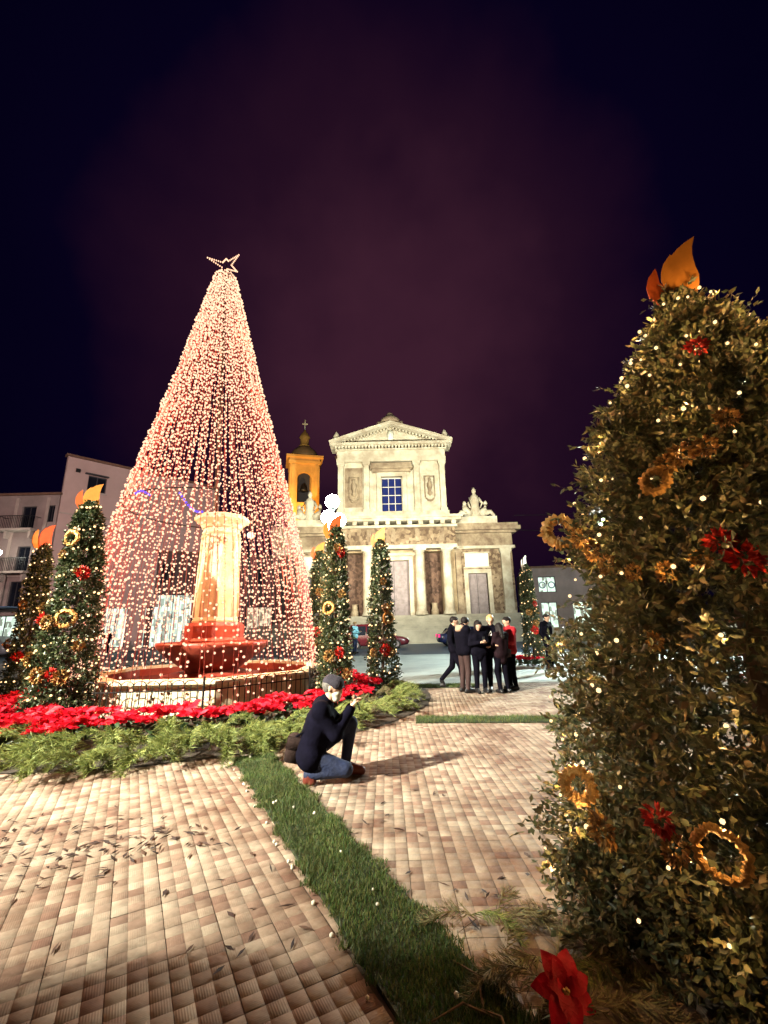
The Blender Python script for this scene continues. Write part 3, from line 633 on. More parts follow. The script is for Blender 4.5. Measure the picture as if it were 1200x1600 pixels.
candle((-5.72, 8.15, 0), 0.3, 3.95, 0.50, 0.10, CROWN[0], 170, 'broad candle topiary with yellow flame cut-out, left of the tree of lights', 1, YO,
       [('o', A(-100), 3.2, 1.1), ('g', A(-110), 2.9, 1.0), ('r', A(-50), 2.55, 1.3), ('g', A(-60), 2.6, 1.0), ('g', A(-140), 1.95, 1.2), ('r', A(-120), 1.75, 1.2), ('g', A(-100), 1.7, 1.5), ('o', A(-70), 1.75, 1.2),
        ('g', A(-130), 1.1, 1.5), ('g', A(-95), 0.85, 1.6), ('r', A(-75), 0.85, 1.1), ('g', A(-60), 0.8, 1.5), ('g', A(-40), 1.3, 1.2)], 0.8, 0.5)
candle((-8.75, 11.0, 0), 2.0, 3.75, 0.32, 0.12, CROWN[1], 110, 'candle topiary with narrow orange flame half hidden behind the broad one at the left', 2, (M['flame_o'], M['flame_y']),
       [('g', A(-90), 2.2, 1.3), ('g', A(-120), 1.3, 1.4), ('r', A(-70), 1.0, 1.3)], 1.0, 1.35)
candle((-1.12, 9.75, 0), 1.2, 3.6, 0.32, 0.12, CROWN[1], 130, 'dark slim candle topiary directly beside the twin globe street lamp', 3, (M['flame_o'], M['flame_y']),
       [('r', A(-60), 3.1, 1.2), ('g', A(-70), 3.2, 1.2), ('g', A(-60), 2.2, 1.1), ('o', A(-110), 1.9, 1.0), ('r', A(-70), 1.0, 1.2), ('g', A(-100), 0.95, 1.4), ('g', A(-50), 0.6, 1.2)], 0.85, 0.3)
candle((-0.12, 11.35, 0), 2.7, 3.65, 0.32, 0.12, CROWN[1], 130, 'slim candle topiary with bright yellow flame in front of the church doors', 4, YO,
       [('g', A(-80), 2.6, 1.1), ('g', A(-70), 1.95, 1.3), ('o', A(-60), 1.7, 1.1), ('r', A(-80), 0.95, 1.5), ('g', A(-120), 0.9, 1.3), ('g', A(-60), 0.9, 1.3)], 0.8, -0.2)
candle((-1.95, 12.9, 0), 4.1, 3.6, 0.32, 0.12, CROWN[1], 130, 'golden lit candle topiary at the right edge of the tree of lights, behind the lamp', 5, YO,
       [('g', A(-80), 2.5, 1.5), ('g', A(-60), 1.9, 1.6), ('r', A(-90), 1.4, 1.3), ('g', A(-100), 1.1, 1.6)], 0.8, 0.2)
candle((5.45, 17.0, 0), 5.2, 3.6, 0.32, 0.12, CROWN[1], 110, 'far candle topiary with cream flame behind the standing group', 6, (M['flame_w'], M['flame_w']),
       [('g', A(-110), 1.9, 1.5), ('g', A(-80), 1.5, 1.5), ('r', A(-90), 1.25, 1.6), ('r', A(-70), 2.2, 1.2)], 0.95, 0.9)
# the near one at the right, built with bigger visible leaves and single bulbs
NH, NRB, NRT = 3.46, 1.08, 0.06
near_me = crown_mesh('foliage', NH, NRB, NRT, 13000, 10, 0.040, 0.022, 0.15, 31, M['nleaf'], 1.45)
NX, NY = 1.90, 2.36
nc = empty('candle_topiary', (NX, NY, 0), 0, 'big close candle topiary filling the right of the picture, with curved orange flame', 'topiary', 'candle shaped topiaries around the fountain square')
objm('foliage', near_me, nc)
MB().tube([(0, 0, 0), (0.03, 0, 1.8), (0, 0, NH)], [0.1, 0.07, 0.03], 8).build('trunk', M['bark'], nc)
flame(nc, NH + 0.06, 0.56, -0.55, M['flame_y'], M['flame_o'], -0.05).location.x = 0.02
bulb_me = bulbs_mesh('bulb', [(0, 0, 0)], 0.0105, M['nearbulb'])
r = np.random.default_rng(5)
nb = 240; q = np.linspace(0, 1, nb)
for k in range(nb):
    z = 0.2 + (NH - 0.25) * q[k] + r.uniform(-0.07, 0.07); th = q[k] * 2 * PI * 12 + r.uniform(-0.1, 0.1)
    R = crown_r(NRB, NRT, z / NH) * (1 + 0.10 * math.sin(3 * th + 2.1 * z + 31) + 0.09 * math.sin(5 * th - 3.3 * z)) + 0.13
    bo = objm('bulb', bulb_me, nc, (R * math.cos(th), R * math.sin(th), z), None, r.uniform(0.7, 1.2))
    if k % 2 == 0 and -0.35 < math.sin(th + PI) + 0.35 and math.cos(th) < 0.6: lamp('bulb_glow', (0.02 * math.cos(th), 0.02 * math.sin(th), 0), 2.2, (1.0, 0.55, 0.2), bo, 0.01)
def near_orn(name, me, ang, z, s, off=0.1, face=None):
    a = A(ang); R = crown_r(NRB, NRT, z / NH) + off
    objm(name, me, nc, (R * math.cos(a), R * math.sin(a), z), (r.uniform(-0.3, 0.3), r.uniform(-0.4, 0.4), a + PI / 2 if face is None else face), s)
BIGRUF = ruffle_mesh('gold_ribbon_loop', M['gold'], 0.085, 0.034, 60, 9)
BIGRING = MB().torus((0, 0, 0), 0.15, 0.030, 60, 7, 'y', 0.11).mesh('gold_wreath_ring', M['gold'])
for args in (('gold_ribbon_loop', BIGRUF, 166, 2.03, 0.95, 0.24, -0.25), ('gold_ribbon_loop', BIGRUF, 214, 2.13, 0.62, 0.16), ('gold_flower', GOLDF, 223, 2.22, 0.7, 0.15), ('gold_flower', GOLDF, 230, 2.24, 0.6, 0.15), ('gold_flower', GOLDF, 218, 2.20, 0.6, 0.15),
             ('red_flower', REDF, 236, 2.86, 0.6, 0.12), ('red_flower', REDF, 233, 1.71, 0.75, 0.15), ('red_flower', REDF, 229, 1.79, 0.6, 0.15), ('gold_ribbon_loop', BIGRUF, 188, 0.79, 0.7, 0.15, -0.5), ('gold_flower', GOLDF, 197, 0.69, 0.85, 0.14),
             ('red_flower', REDF, 211, 0.81, 0.6, 0.16), ('gold_wreath_ring', BIGRING, 220, 0.75, 0.48, 0.15), ('gold_flower', GOLDF, 213, 0.72, 0.6, 0.15), ('gold_flower', GOLDF, 197, 1.76, 0.6, 0.13), ('gold_flower', GOLDF, 207, 1.71, 0.5, 0.14), ('gold_flower', GOLDF, 216, 1.70, 0.55, 0.14),
             ('gold_flower', GOLDF, 224, 1.73, 0.5, 0.15), ('gold_flower', GOLDF, 190, 1.86, 0.7, 0.14), ('gold_flower', GOLDF, 238, 2.36, 0.6, 0.14), ('gold_flower', GOLDF, 181, 1.95, 0.7, 0.16), ('gold_flower', GOLDF, 212, 1.42, 0.45, 0.13)):
    near_orn(*args)
objm('lower_foliage', crown_mesh('lower_foliage', 0.5, 0.92, 0.8, 2200, 9, 0.04, 0.022, 0.14, 61, M['nleaf']), nc)
sh2 = empty('tall_shrub', (4.7, 4.3, 0), 0, 'tall leafy shrub with reddish light in its leaf colour at the right edge behind the big close topiary', 'shrub')
objm('foliage', crown_mesh('foliage', 4.5, 1.2, 0.2, 3800, 8, 0.065, 0.036, 0.2, 41, M['rleaf']), sh2)
MB().tube([(0, 0, 0), (0.02, 0.03, 2.4), (0, 0, 4.1)], [0.09, 0.06, 0.02], 7).build('trunk', M['bark'], sh2)
# unseen topiary added outside the frame at the left to shade the foreground
shade_topiary = empty('candle_topiary', (-3.9, 0.55, 0), 0, 'unseen candle topiary added at the near left to shade the foreground tiles', 'topiary', 'candle shaped topiaries around the fountain square')
objm('foliage', near_me, shade_topiary, rot=(0, 0, 2.2))
MB().tube([(0, 0, 0), (0, 0, NH)], [0.1, 0.03], 8).build('trunk', M['bark'], shade_topiary)
flame(shade_topiary, NH - 0.22, 0.95, 0.3, M['flame_y'], M['flame_o'])

# ------------------------------------------------------------------ poinsettias and conifer branches
def poin_mesh(seed):
    r = np.random.default_rng(seed); parts = []; lf = []
    for h in range(4):
        a = 2 * PI * h / 4 + r.uniform(-0.5, 0.5); c = np.array([0.10 * math.cos(a), 0.10 * math.sin(a), 0.24 + 0.06 * r.random()]) if h else np.array([0, 0, 0.3])
        n = 11; aa = np.linspace(0, 2 * PI, n, endpoint=False) + r.uniform(-0.25, 0.25, n)
        D = np.column_stack([np.cos(aa), np.sin(aa), r.uniform(-0.25, 0.45, n)])
        parts.append(leaves_np(np.repeat(c[None], n, 0), D, 0.11 + 0.05 * r.random(n), 0.062, 0.12, r))
    n = 20; aa = r.random(n) * 2 * PI; z = 0.05 + 0.16 * r.random(n)
    P = np.column_stack([0.05 * np.cos(aa), 0.05 * np.sin(aa), z]); D = np.column_stack([np.cos(aa), np.sin(aa), r.uniform(-0.3, 0.2, n)])
    return np_mesh('bracts', *merge(*parts), M['bract']), np_mesh('leaves', *leaves_np(P, D, 0.15, 0.07, 0.15, r), M['pleaf'])
PO = [poin_mesh(s) for s in (1, 2, 3)]
def poinsettia(x, y, s, label, group):
    t = empty('poinsettia', (x, y, 0.0), random.uniform(0, 6.28), label, 'poinsettia', group); t.scale = (s, s, s)
    k = random.randrange(3); objm('bracts', PO[k][0], t); objm('leaves', PO[k][1], t)
n = 0
for R, cnt, jit in ((3.28, 46, 0.07), (3.62, 52, 0.09), (3.95, 56, 0.1)):
    for k in range(cnt):
        a = -PI * 1.13 + (PI * 1.32) * k / (cnt - 1)
        x = TC.x + (R + random.uniform(-jit, jit)) * math.cos(a); y = TC.y + (R + random.uniform(-jit, jit)) * math.sin(a)
        if math.hypot(x + 5.72, y - 8.15) < 0.5 or math.hypot(x + 1.12, y - 9.75) < 0.4: continue
        if R > 3.9 and (k % 3 == 0): continue
        poinsettia(x, y, random.uniform(0.72, 1.3), 'red poinsettia in the ring of red flowers round the fountain railing', 'poinsettias ringing the fountain')
for k in range(40):
    a = A(random.uniform(-152, -91)); R = random.uniform(4.15, 4.3 + 0.5 * min(1, (-91 - math.degrees(a)) / 12 + 0.2))
    x, y = TC.x + R * math.cos(a), TC.y + R * math.sin(a)
    poinsettia(x, y, random.uniform(1.0, 1.25), 'red poinsettia in the thick patch at the left end of the flower bed', 'poinsettias at the left end of the bed')
for k in range(12):
    a = 2 * PI * k / 12
    poinsettia(5.45 + 0.62 * math.cos(a), 17.0 + 0.62 * math.sin(a), 1.0, 'red poinsettia round the foot of the far topiary', 'poinsettias round the far topiary')
def frond_mesh(name, m, seed, L=0.62, n=150):
    r = np.random.default_rng(seed); t = r.random(n) ** 0.8
    spine = lambda t: np.column_stack([L * t, 0.05 * np.sin(t * 3 + seed), 0.16 * np.sin(t * 2.6) - 0.12 * t * t])
    P = spine(t); s = np.where(r.random(n) < 0.5, -1, 1)
    D = np.column_stack([np.full(n, 1.0), s * (0.35 + 0.6 * r.random(n)), r.uniform(-0.55, 0.45, n)])
    lv = blades_np(P, D, (0.20 - 0.10 * t) * (0.6 + 0.7 * r.random(n)), 0.010, r)
    P2 = lv[0].reshape(-1, 3, 3)[:, 2]; P2 = np.repeat(P2 * 0.55 + P * 0.45, 2, 0); D2 = np.repeat(D, 2, 0) + r.normal(0, 0.5, (2 * n, 3))
    lv2 = blades_np(P2, D2, 0.075 * (0.6 + 0.7 * r.random(2 * n)), 0.007, r)
    tt = np.linspace(0, 1, 8); sp = spine(tt); sv = blades_np(sp[:-1], np.diff(sp, axis=0), np.linalg.norm(np.diff(sp, axis=0), axis=1) * 1.2, 0.012, r)
    return np_mesh(name, *merge(lv, lv2, sv), m)
FR = [frond_mesh('conifer_branch', M['fir'], s) for s in (1, 2, 3, 4)]; DRY = [frond_mesh('dry_branch', M['dry'], s, 0.5, 110) for s in (5, 6, 7)]
random.seed(5)
for R, cnt in ((4.22, 76), (4.55, 80), (4.88, 84), (5.12, 60)):
    for k in range(cnt):
        a = -PI * 1.0 + PI * 1.12 * k / cnt + random.uniform(-0.03, 0.03); rr_ = R + random.uniform(-0.12, 0.12)
        x, y = TC.x + rr_ * math.cos(a), TC.y + rr_ * math.sin(a)
        if R < 4.7 and a < A(-95): continue
        if (R > 4.8 and a > A(-52)) or (R > 4.4 and a > A(-24)): continue
        dead = a > -0.62 and random.random() < 0.45
        o = objm('conifer_branch', random.choice(DRY if dead else FR), None, (x, y, random.uniform(0.02, 0.10)), (random.uniform(-0.5, 0.5), random.uniform(-0.35, 0.1), a + random.uniform(-0.9, 0.9)), random.uniform(0.85, 1.25))
        if dead: tag(o, 'dry brown conifer branch at the right hand side of the flower bed', 'branch', 'dry conifer branches edging the bed')
        else: tag(o, 'cut green conifer branch laid along the outer edge of the flower bed', 'branch', 'green conifer branches edging the bed')

# ------------------------------------------------------------------ foreground bits
random.seed(9)
for k in range(30):
    x, y = random.uniform(0.38, 0.95), random.uniform(2.0, 2.72)
    if (x - 0.38) * 0.9 < (2.35 - y) * 0.2: x += 0.12
    tag(objm('dry_branch', random.choice(DRY + FR[:1]), None, (x, y, random.uniform(0.01, 0.06)), (random.uniform(-0.5, 0.5), random.uniform(-0.1, 0.2), random.uniform(0, 6.28)), random.uniform(0.42, 0.7)),
        'withered conifer branch on the tiles at the foot of the big close topiary', 'branch', 'withered branches by the close topiary')
for k in range(9):
    x, y = random.uniform(0.3, 0.85), random.uniform(1.95, 2.6); a = random.uniform(0, 6.28); L = random.uniform(0.15, 0.4)
    tag(MB().tube([(x, y, 0.015), (x + L * 0.5 * math.cos(a), y + L * 0.5 * math.sin(a), 0.05), (x + L * math.cos(a + 0.3), y + L * math.sin(a + 0.3), 0.02)], [0.006, 0.005, 0.003], 5).build('twig', M['twig']),
        'bare thin twig among withered branches by the close topiary', 'twig', 'bare twigs by the close topiary')
pf = empty('poinsettia_flower', (0.655, 2.1, -0.03), 0, 'single large red poinsettia flower at the foot of the close topiary', 'flower')
MB().tube([(0, 0.06, 0), (0.01, 0.03, 0.08), (0, 0, 0.15)], [0.006, 0.005, 0.004], 6).build('stem', M['pleaf'], pf)
for ring, (nr, LL, el) in enumerate(((7, 0.12, -0.12), (6, 0.085, -0.5))):
    for k in range(nr):
        a = 2 * PI * k / nr + 0.35 + ring * 0.6 + random.uniform(-0.15, 0.15); L = LL * random.uniform(0.88, 1.12); W = L * 0.66; mb = MB(); rows = []
        for t, wd in ((0, 0.08), (0.12, 0.45), (0.3, 0.85), (0.5, 1.0), (0.7, 0.82), (0.87, 0.42), (1.0, 0.02)):
            z = 0.10 * L * math.sin(t * 3.0) - 0.22 * L * t * t; wob = 0.03 * L * math.sin(t * 11 + k)
            rows.append([(L * t, -W * wd / 2, z + 0.06 * L * wd + wob), (L * t, -W * wd / 4, z + 0.015 * L), (L * t, 0, z), (L * t, W * wd / 4, z + 0.015 * L), (L * t, W * wd / 2, z + 0.06 * L * wd - wob)])
        for i in range(len(rows) - 1):
            mb.add(rows[i] + rows[i + 1], [(q, q + 5, q + 6, q + 1) for q in range(4)])
        o = mb.build('bract', M['bract1'], pf, True)
        o.matrix_local = Matrix.Translation((0, 0, 0.16)) @ Matrix.Rotation(A(48), 4, 'X') @ Matrix.Rotation(a, 4, 'Z') @ Matrix.Rotation(el + random.uniform(-0.12, 0.12), 4, 'Y')
objm('flower_eye', bulbs_mesh('flower_eye', [(0.009 * math.cos(q * 1.3), -0.02, 0.165 + 0.009 * math.sin(q * 1.3)) for q in range(6)], 0.007, M['gold']), pf)
for k in range(5):
    a = 2 * PI * k / 5
    o = objm('leaf', np_mesh('leaf', *leaves_np(np.array([(0, 0, 0)]), np.array([(1.0, 0, 0.1)]), 0.13, 0.07, 0.15), M['pleaf']), pf, (0, 0.03, 0.09), (0, 0.2, a))
# litter
r = np.random.default_rng(8); P = []
def cl(n, x0, x1, y0, y1):
    for _ in range(n): P.append((r.uniform(x0, x1), r.uniform(y0, y1), 0.006))
cl(120, -3.6, -1.7, 3.3, 4.2); cl(50, -3.4, -1.9, 3.0, 3.7); cl(40, -2.2, -1.2, 3.5, 3.9); cl(26, -3.0, -0.5, 2.4, 5.0); cl(16, -1.2, -0.3, 2.4, 3.6); cl(24, -0.6, 1.0, 3.0, 5.6); cl(22, 0.2, 1.1, 2.5, 3.3); cl(14, -0.3, 2.3, 5.5, 7.3)
P = [p for p in P if abs(side(p[0], p[1])) > 0.3]; P = np.array(P); n = len(P)
D = np.column_stack([r.normal(size=n), r.normal(size=n), 0.12 + 0.1 * r.random(n)])
V, Fc = leaves_np(P, D, 0.045 + 0.07 * r.random(n), 0.016 + 0.018 * r.random(n), 0.4, r)
V[:, 2] = 0.007 + np.abs(V[:, 2] - 0.006) * 0.5
tag(objm('fallen_leaves', np_mesh('fallen_leaves', V, Fc, M['litter'])), kind='stuff')
P = []
for k in range(26):
    t = r.random(); s_ = SGN * (0.26 + 0.03 * r.random()); q = S0.lerp(S1, t) + sn * s_; P.append((q.x, q.y, 0.008))
for k in range(10):
    q = S0.lerp(S1, r.random()) + sn * r.uniform(-0.2, 0.2); P.append((q.x, q.y, 0.04))
tag(objm('pebbles', bulbs_mesh('pebbles', P, 0.008 + 0.006 * r.random(len(P)), M['pebble'])), kind='stuff')

# ------------------------------------------------------------------ street lamps
def twin_lamp(loc, h, label, globes, glow, rz=0.0, gm=None, group=None):
    t = empty('street_lamp', loc, rz, label, 'street lamp', group)
    MB().lathe([(0.16, 0), (0.16, 0.12), (0.10, 0.2), (0.08, 0.5), (0.055, 0.6), (0.045, h - 0.5), (0.06, h - 0.45), (0.035, h - 0.4), (0.03, h - 0.2)], 12).build('post', M['teal_iron'], t, True)
    for gx, gz in globes:
        mb = MB(); mb.tube([(0, 0, h - 0.35), (gx * 0.5, 0, h - 0.42 + gz * 0.3), (gx, 0, h + gz - 0.26), (gx, 0, h + gz - 0.2)], 0.018, 6)
        mb.lathe([(0.03, h + gz - 0.26), (0.085, h + gz - 0.2), (0.085, h + gz - 0.165), (0.03, h + gz - 0.16)], 10, (gx, 0)); mb.build('bracket', M['teal_iron'], t, True)
        MB().lathe([(0.0, h + gz - 0.175)] + [(0.175 * math.sin(PI * k / 10), h + gz - 0.175 * math.cos(PI * k / 10)) for k in range(1, 10)] + [(0.0, h + gz + 0.175)], 16, (gx, 0)).build('globe', gm or M['globe'], t, True)
    return t
twin_lamp((-1.27, 10.35, 0), 4.02, 'street lamp with dark post and blazing white globes beside the tree of lights', [(-0.1, 0.1), (0.16, 0.02), (0.0, 0.5), (0.0, -0.22)], 0)
twin_lamp((-27.9, 31.0, 0), 7.3, 'distant lit street lamp at the left edge in front of the balconies', [(0.0, 0.0)], 0)
twin_lamp((10.3, 20.0, 0), 6.0, 'added tall street lamp with one white globe, unseen behind the close topiary', [(0.0, 0.0)], 0, 0, M['globe2'])  # added out of sight to brighten the far plaza
twin_lamp((7.4, 13.0, 0), 4.2, 'added lower street lamp with one white globe, unseen behind the close topiary', [(0.0, 0.0)], 0)  # second unseen lamp added for the plaza
mast = empty('light_mast', (-14.0, -3.0, 0), 0, 'tall lit lamp mast of the square, standing outside the frame to the left', 'street lamp')
MB().tube([(0, 0, 0), (0, 0, 10.6)], [0.11, 0.06], 10).build('post', M['teal_iron'], mast)
MB().bevbox(-0.3, 0.3, -0.2, 0.2, 10.6, 10.75, 0.02).build('hood', M['teal_iron'], mast)
lamp('mast_light', (0.0, 0.0, 10.45), MAST_W, (1.0, 0.95, 0.77), mast, 0.16, 'SPOT', Vector((-0.6, 8.3, 0)) - mast.location, A(39), 1.0)
MB().bevbox(-0.3, 0.3, -0.2, 0.2, 9.6, 9.75, 0.02).build('added_hood', M['teal_iron'], mast)
lamp('added_house_light', (-0.25, 0.3, 9.5), 36000, (1.0, 0.74, 0.70), mast, 0.16, 'SPOT', Vector((-25, 34, 9)) - mast.location, A(45), 0.7)  # extra head added on the mast to brighten the plain house
def flood(x, y, z, tgt, e, ang, col, label):
    if z == 6.1:
        z = 6.45
        PST = MB().tube([(0, 0, -0.9), (0, 0, 0.13)], 0.03, 6)
    else: PST = None
    t = empty('floodlight', (x, y, z), 0, label, 'floodlight')
    MB().bevbox(-0.28, 0.28, -0.12, 0.12, 0.12, 0.5, 0.03).build('housing', M['darkmetal'], t); MB().box(-0.05, 0.05, -0.05, 0.05, 0, 0.12).build('bracket', M['darkmetal'], t)
    if PST: PST.build('arm', M['teal_iron'], t)
    lamp('flood_beam', (0, 0.16, 0.55), e, col, t, 0.2, 'SPOT', Vector(tgt) - Vector((x, y, z)) , A(ang), 0.6)
twin_lamp((-6.6, 21.0, 0), 6.0, 'added lamp post with dim globe, carrying floodlights behind the tree of lights', [(0.0, 0.0)], 0, 0, M['dimglobe'])  # unseen post added to carry the church floodlights
flood(10.3, 20.5, 6.1, (4.0, 45, 14), CHURCH_W, 62, (1.0, 0.95, 0.72), 'floodlight above the lamp hidden by the close topiary, aimed at the church')
flood(-6.6, 21.4, 6.1, (-1.0, 45, 14), CHURCH_W, 62, (1.0, 0.95, 0.72), 'floodlight above the lamp behind the tree of lights, aimed at the church')

flood(-5.9, 21.4, 6.1, (1.0, 43, 1.5), CHURCH_W * 0.7, 50, (1.0, 0.95, 0.74), 'added floodlight behind the tree of lights, brightening the church steps')  # unseen flood added to lift the dark steps
# ------------------------------------------------------------------ church
CX, CY = 0.9, 45.0
ch = empty('church', (CX, CY, 0), 0, 'floodlit stone church with pedimented upper storey, columns and side wing', 'church')
def B(name, m, *boxes, parent=ch):
    mb = MB()
    for b in boxes: mb.box(*b)
    return mb.build(name, m, parent)
# steps: plinth wall then a flight
B('plinth', M['stair'], (-16, 16, -4.0, 0.0, -0.1, 1.1))
for k in range(8):
    B('step', M['stair'], (-14.5 + 0.1 * k, 14.5 - 0.1 * k, -3.4 + 0.4 * k, 0.5, 1.1 + 0.18 * k - (0.0 if k == 0 else 0.003), 1.1 + 0.18 * (k + 1)))
Z0 = 2.54
# lower storey with real openings: piers between doors and niches
def wall_x(name, m, x0, x1, y0, y1, z0, z1, holes):
    mb = MB(); xs = x0
    for hx0, hx1, hz0, hz1 in sorted(holes):
        mb.box(xs, hx0, y0, y1, z0, z1)
        if hz0 > z0: mb.box(hx0, hx1, y0, y1, z0, hz0)
        if hz1 < z1: mb.box(hx0, hx1, y0, y1, hz1, z1)
        xs = hx1
    mb.box(xs, x1, y0, y1, z0, z1); return mb.build(name, m, ch)
holes = [(-1.55, 1.55, Z0, 8.1), (3.2, 5.0, Z0, 9.0), (-5.0, -3.2, Z0, 9.0)]
wall_x('lower_wall', M['ochrestone'], -6.35, 6.35, 0.0, 1.2, Z0, 9.3, holes)
for sx in (1, -1):
    h = sorted([(7.7, 9.7, Z0, 6.66)] if sx > 0 else [(-9.7, -7.7, Z0, 6.66)])
    x0, x1 = (6.35, 12.5) if sx > 0 else (-12.5, -6.35)
    wall_x('wing_wall', M['rubble'], x0, x1, 0.55, 1.6, Z0, 9.2, h)
B('back_wall', M['lime_d'], (-12.5, 12.5, 2.6, 14.0, 0.5, 9.3))
for x in (-4.1, 4.1):
    B('niche', M['niche'], (x - 0.88, x + 0.88, 1.25, 1.45, Z0, 9.0))
    MB().lathe([(0.38, Z0), (0.38, Z0 + 0.5), (0.3, Z0 + 0.6), (0.28, Z0 + 1.1), (0.34, Z0 + 1.2)], 10, (x, 0.75)).build('niche_pedestal', M['lime_d'], ch)
def door(x, w_, z1, frame, y):
    d = B('door', M['doorwood'], (x - w_ / 2, x + w_ / 2, y + 0.50, y + 0.58, Z0, z1))
    for sx in (-1, 1):
        n = 4
        for k in range(n):
            za = Z0 + 0.25 + (z1 - Z0 - 0.3) * k / n; zb = Z0 + (z1 - Z0 - 0.3) * (k + 1) / n + 0.12
            xa = x + sx * w_ * 0.25
            MB().bevbox(xa - w_ * 0.19, xa + w_ * 0.19, y + 0.44, y + 0.51, za, zb, 0.03).build('panel', M['doorwood'], d)
    MB().box(x - 0.02, x + 0.02, y + 0.46, y + 0.52, Z0, z1).build('meeting_stile', M['shutter'], d)
    if frame:
        MB().box(x - w_ / 2 - 0.42, x - w_ / 2, y - 0.12, y + 0.4, Z0, z1 + 0.42).box(x + w_ / 2, x + w_ / 2 + 0.42, y - 0.12, y + 0.4, Z0, z1 + 0.42).box(x - w_ / 2, x + w_ / 2, y - 0.12, y + 0.4, z1, z1 + 0.42).build('door_surround', M['lime'], ch)
door(0, 3.1, 8.1, True, 0.0); door(8.7, 2.0, 6.66, True, 0.55); door(-8.7, 2.0, 6.66, True, 0.55)
B('door_cornice', M['lime'], (-2.3, 2.3, -0.35, 0.0, 8.55, 8.85))
for sx in (1, -1):
    MB().bevbox(sx * 8.7 - 1.25, sx * 8.7 + 1.25, 0.40, 0.56, 7.35, 8.75, 0.06).build('plaque', M['plaque'], ch)
    B('plaque_frame', M['lime'], (sx * 8.7 - 1.4, sx * 8.7 + 1.4, 0.46, 0.552, 7.2, 7.34), (sx * 8.7 - 1.4, sx * 8.7 + 1.4, 0.46, 0.552, 8.76, 8.9))
def column(x, y, r_, z0, z1, m):
    zc = z1 - z0
    MB().lathe([(r_ * 1.35, z0), (r_ * 1.35, z0 + 0.18), (r_ * 1.2, z0 + 0.2), (r_ * 1.25, z0 + 0.3), (r_ * 1.02, z0 + 0.4), (r_, z0 + 0.45), (r_ * 0.99, z0 + zc * 0.4), (r_ * 0.86, z1 - 0.55), (r_ * 0.95, z1 - 0.5), (r_ * 0.86, z1 - 0.45), (r_ * 0.9, z1 - 0.35), (r_ * 1.2, z1 - 0.2)], 18, (x, y)).build('column', m, ch, True)
    B('abacus', m, (x - r_ * 1.3, x + r_ * 1.3, y - r_ * 1.3, y + r_ * 1.3, z1 - 0.2, z1))
for x in (2.65, 5.45, -2.65, -5.45): column(x, -0.55, 0.48, Z0, 9.15, M['lime'])
def pilaster(x, w_, y0, y1, z0, z1, m=None):
    m = m or M['lime']
    B('pilaster', m, (x - w_ / 2, x + w_ / 2, y0, y1, z0 + 0.3, z1 - 0.5))
    B('pilaster_base', m, (x - w_ / 2 - 0.1, x + w_ / 2 + 0.1, y0 - 0.1, y1, z0, z0 + 0.3))
    MB().box(x - w_ / 2 - 0.05, x + w_ / 2 + 0.05, y0 - 0.05, y1, z1 - 0.5, z1 - 0.35).box(x - w_ / 2 - 0.14, x + w_ / 2 + 0.14, y0 - 0.14, y1, z1 - 0.35, z1 - 0.003).build('pilaster_capital', m, ch)
for sx in (1, -1):
    pilaster(sx * 11.7, 0.95, 0.2, 0.55, Z0, 9.2); pilaster(sx * 6.75, 0.6, 0.3, 0.55, Z0, 9.2, M['lime_d'])
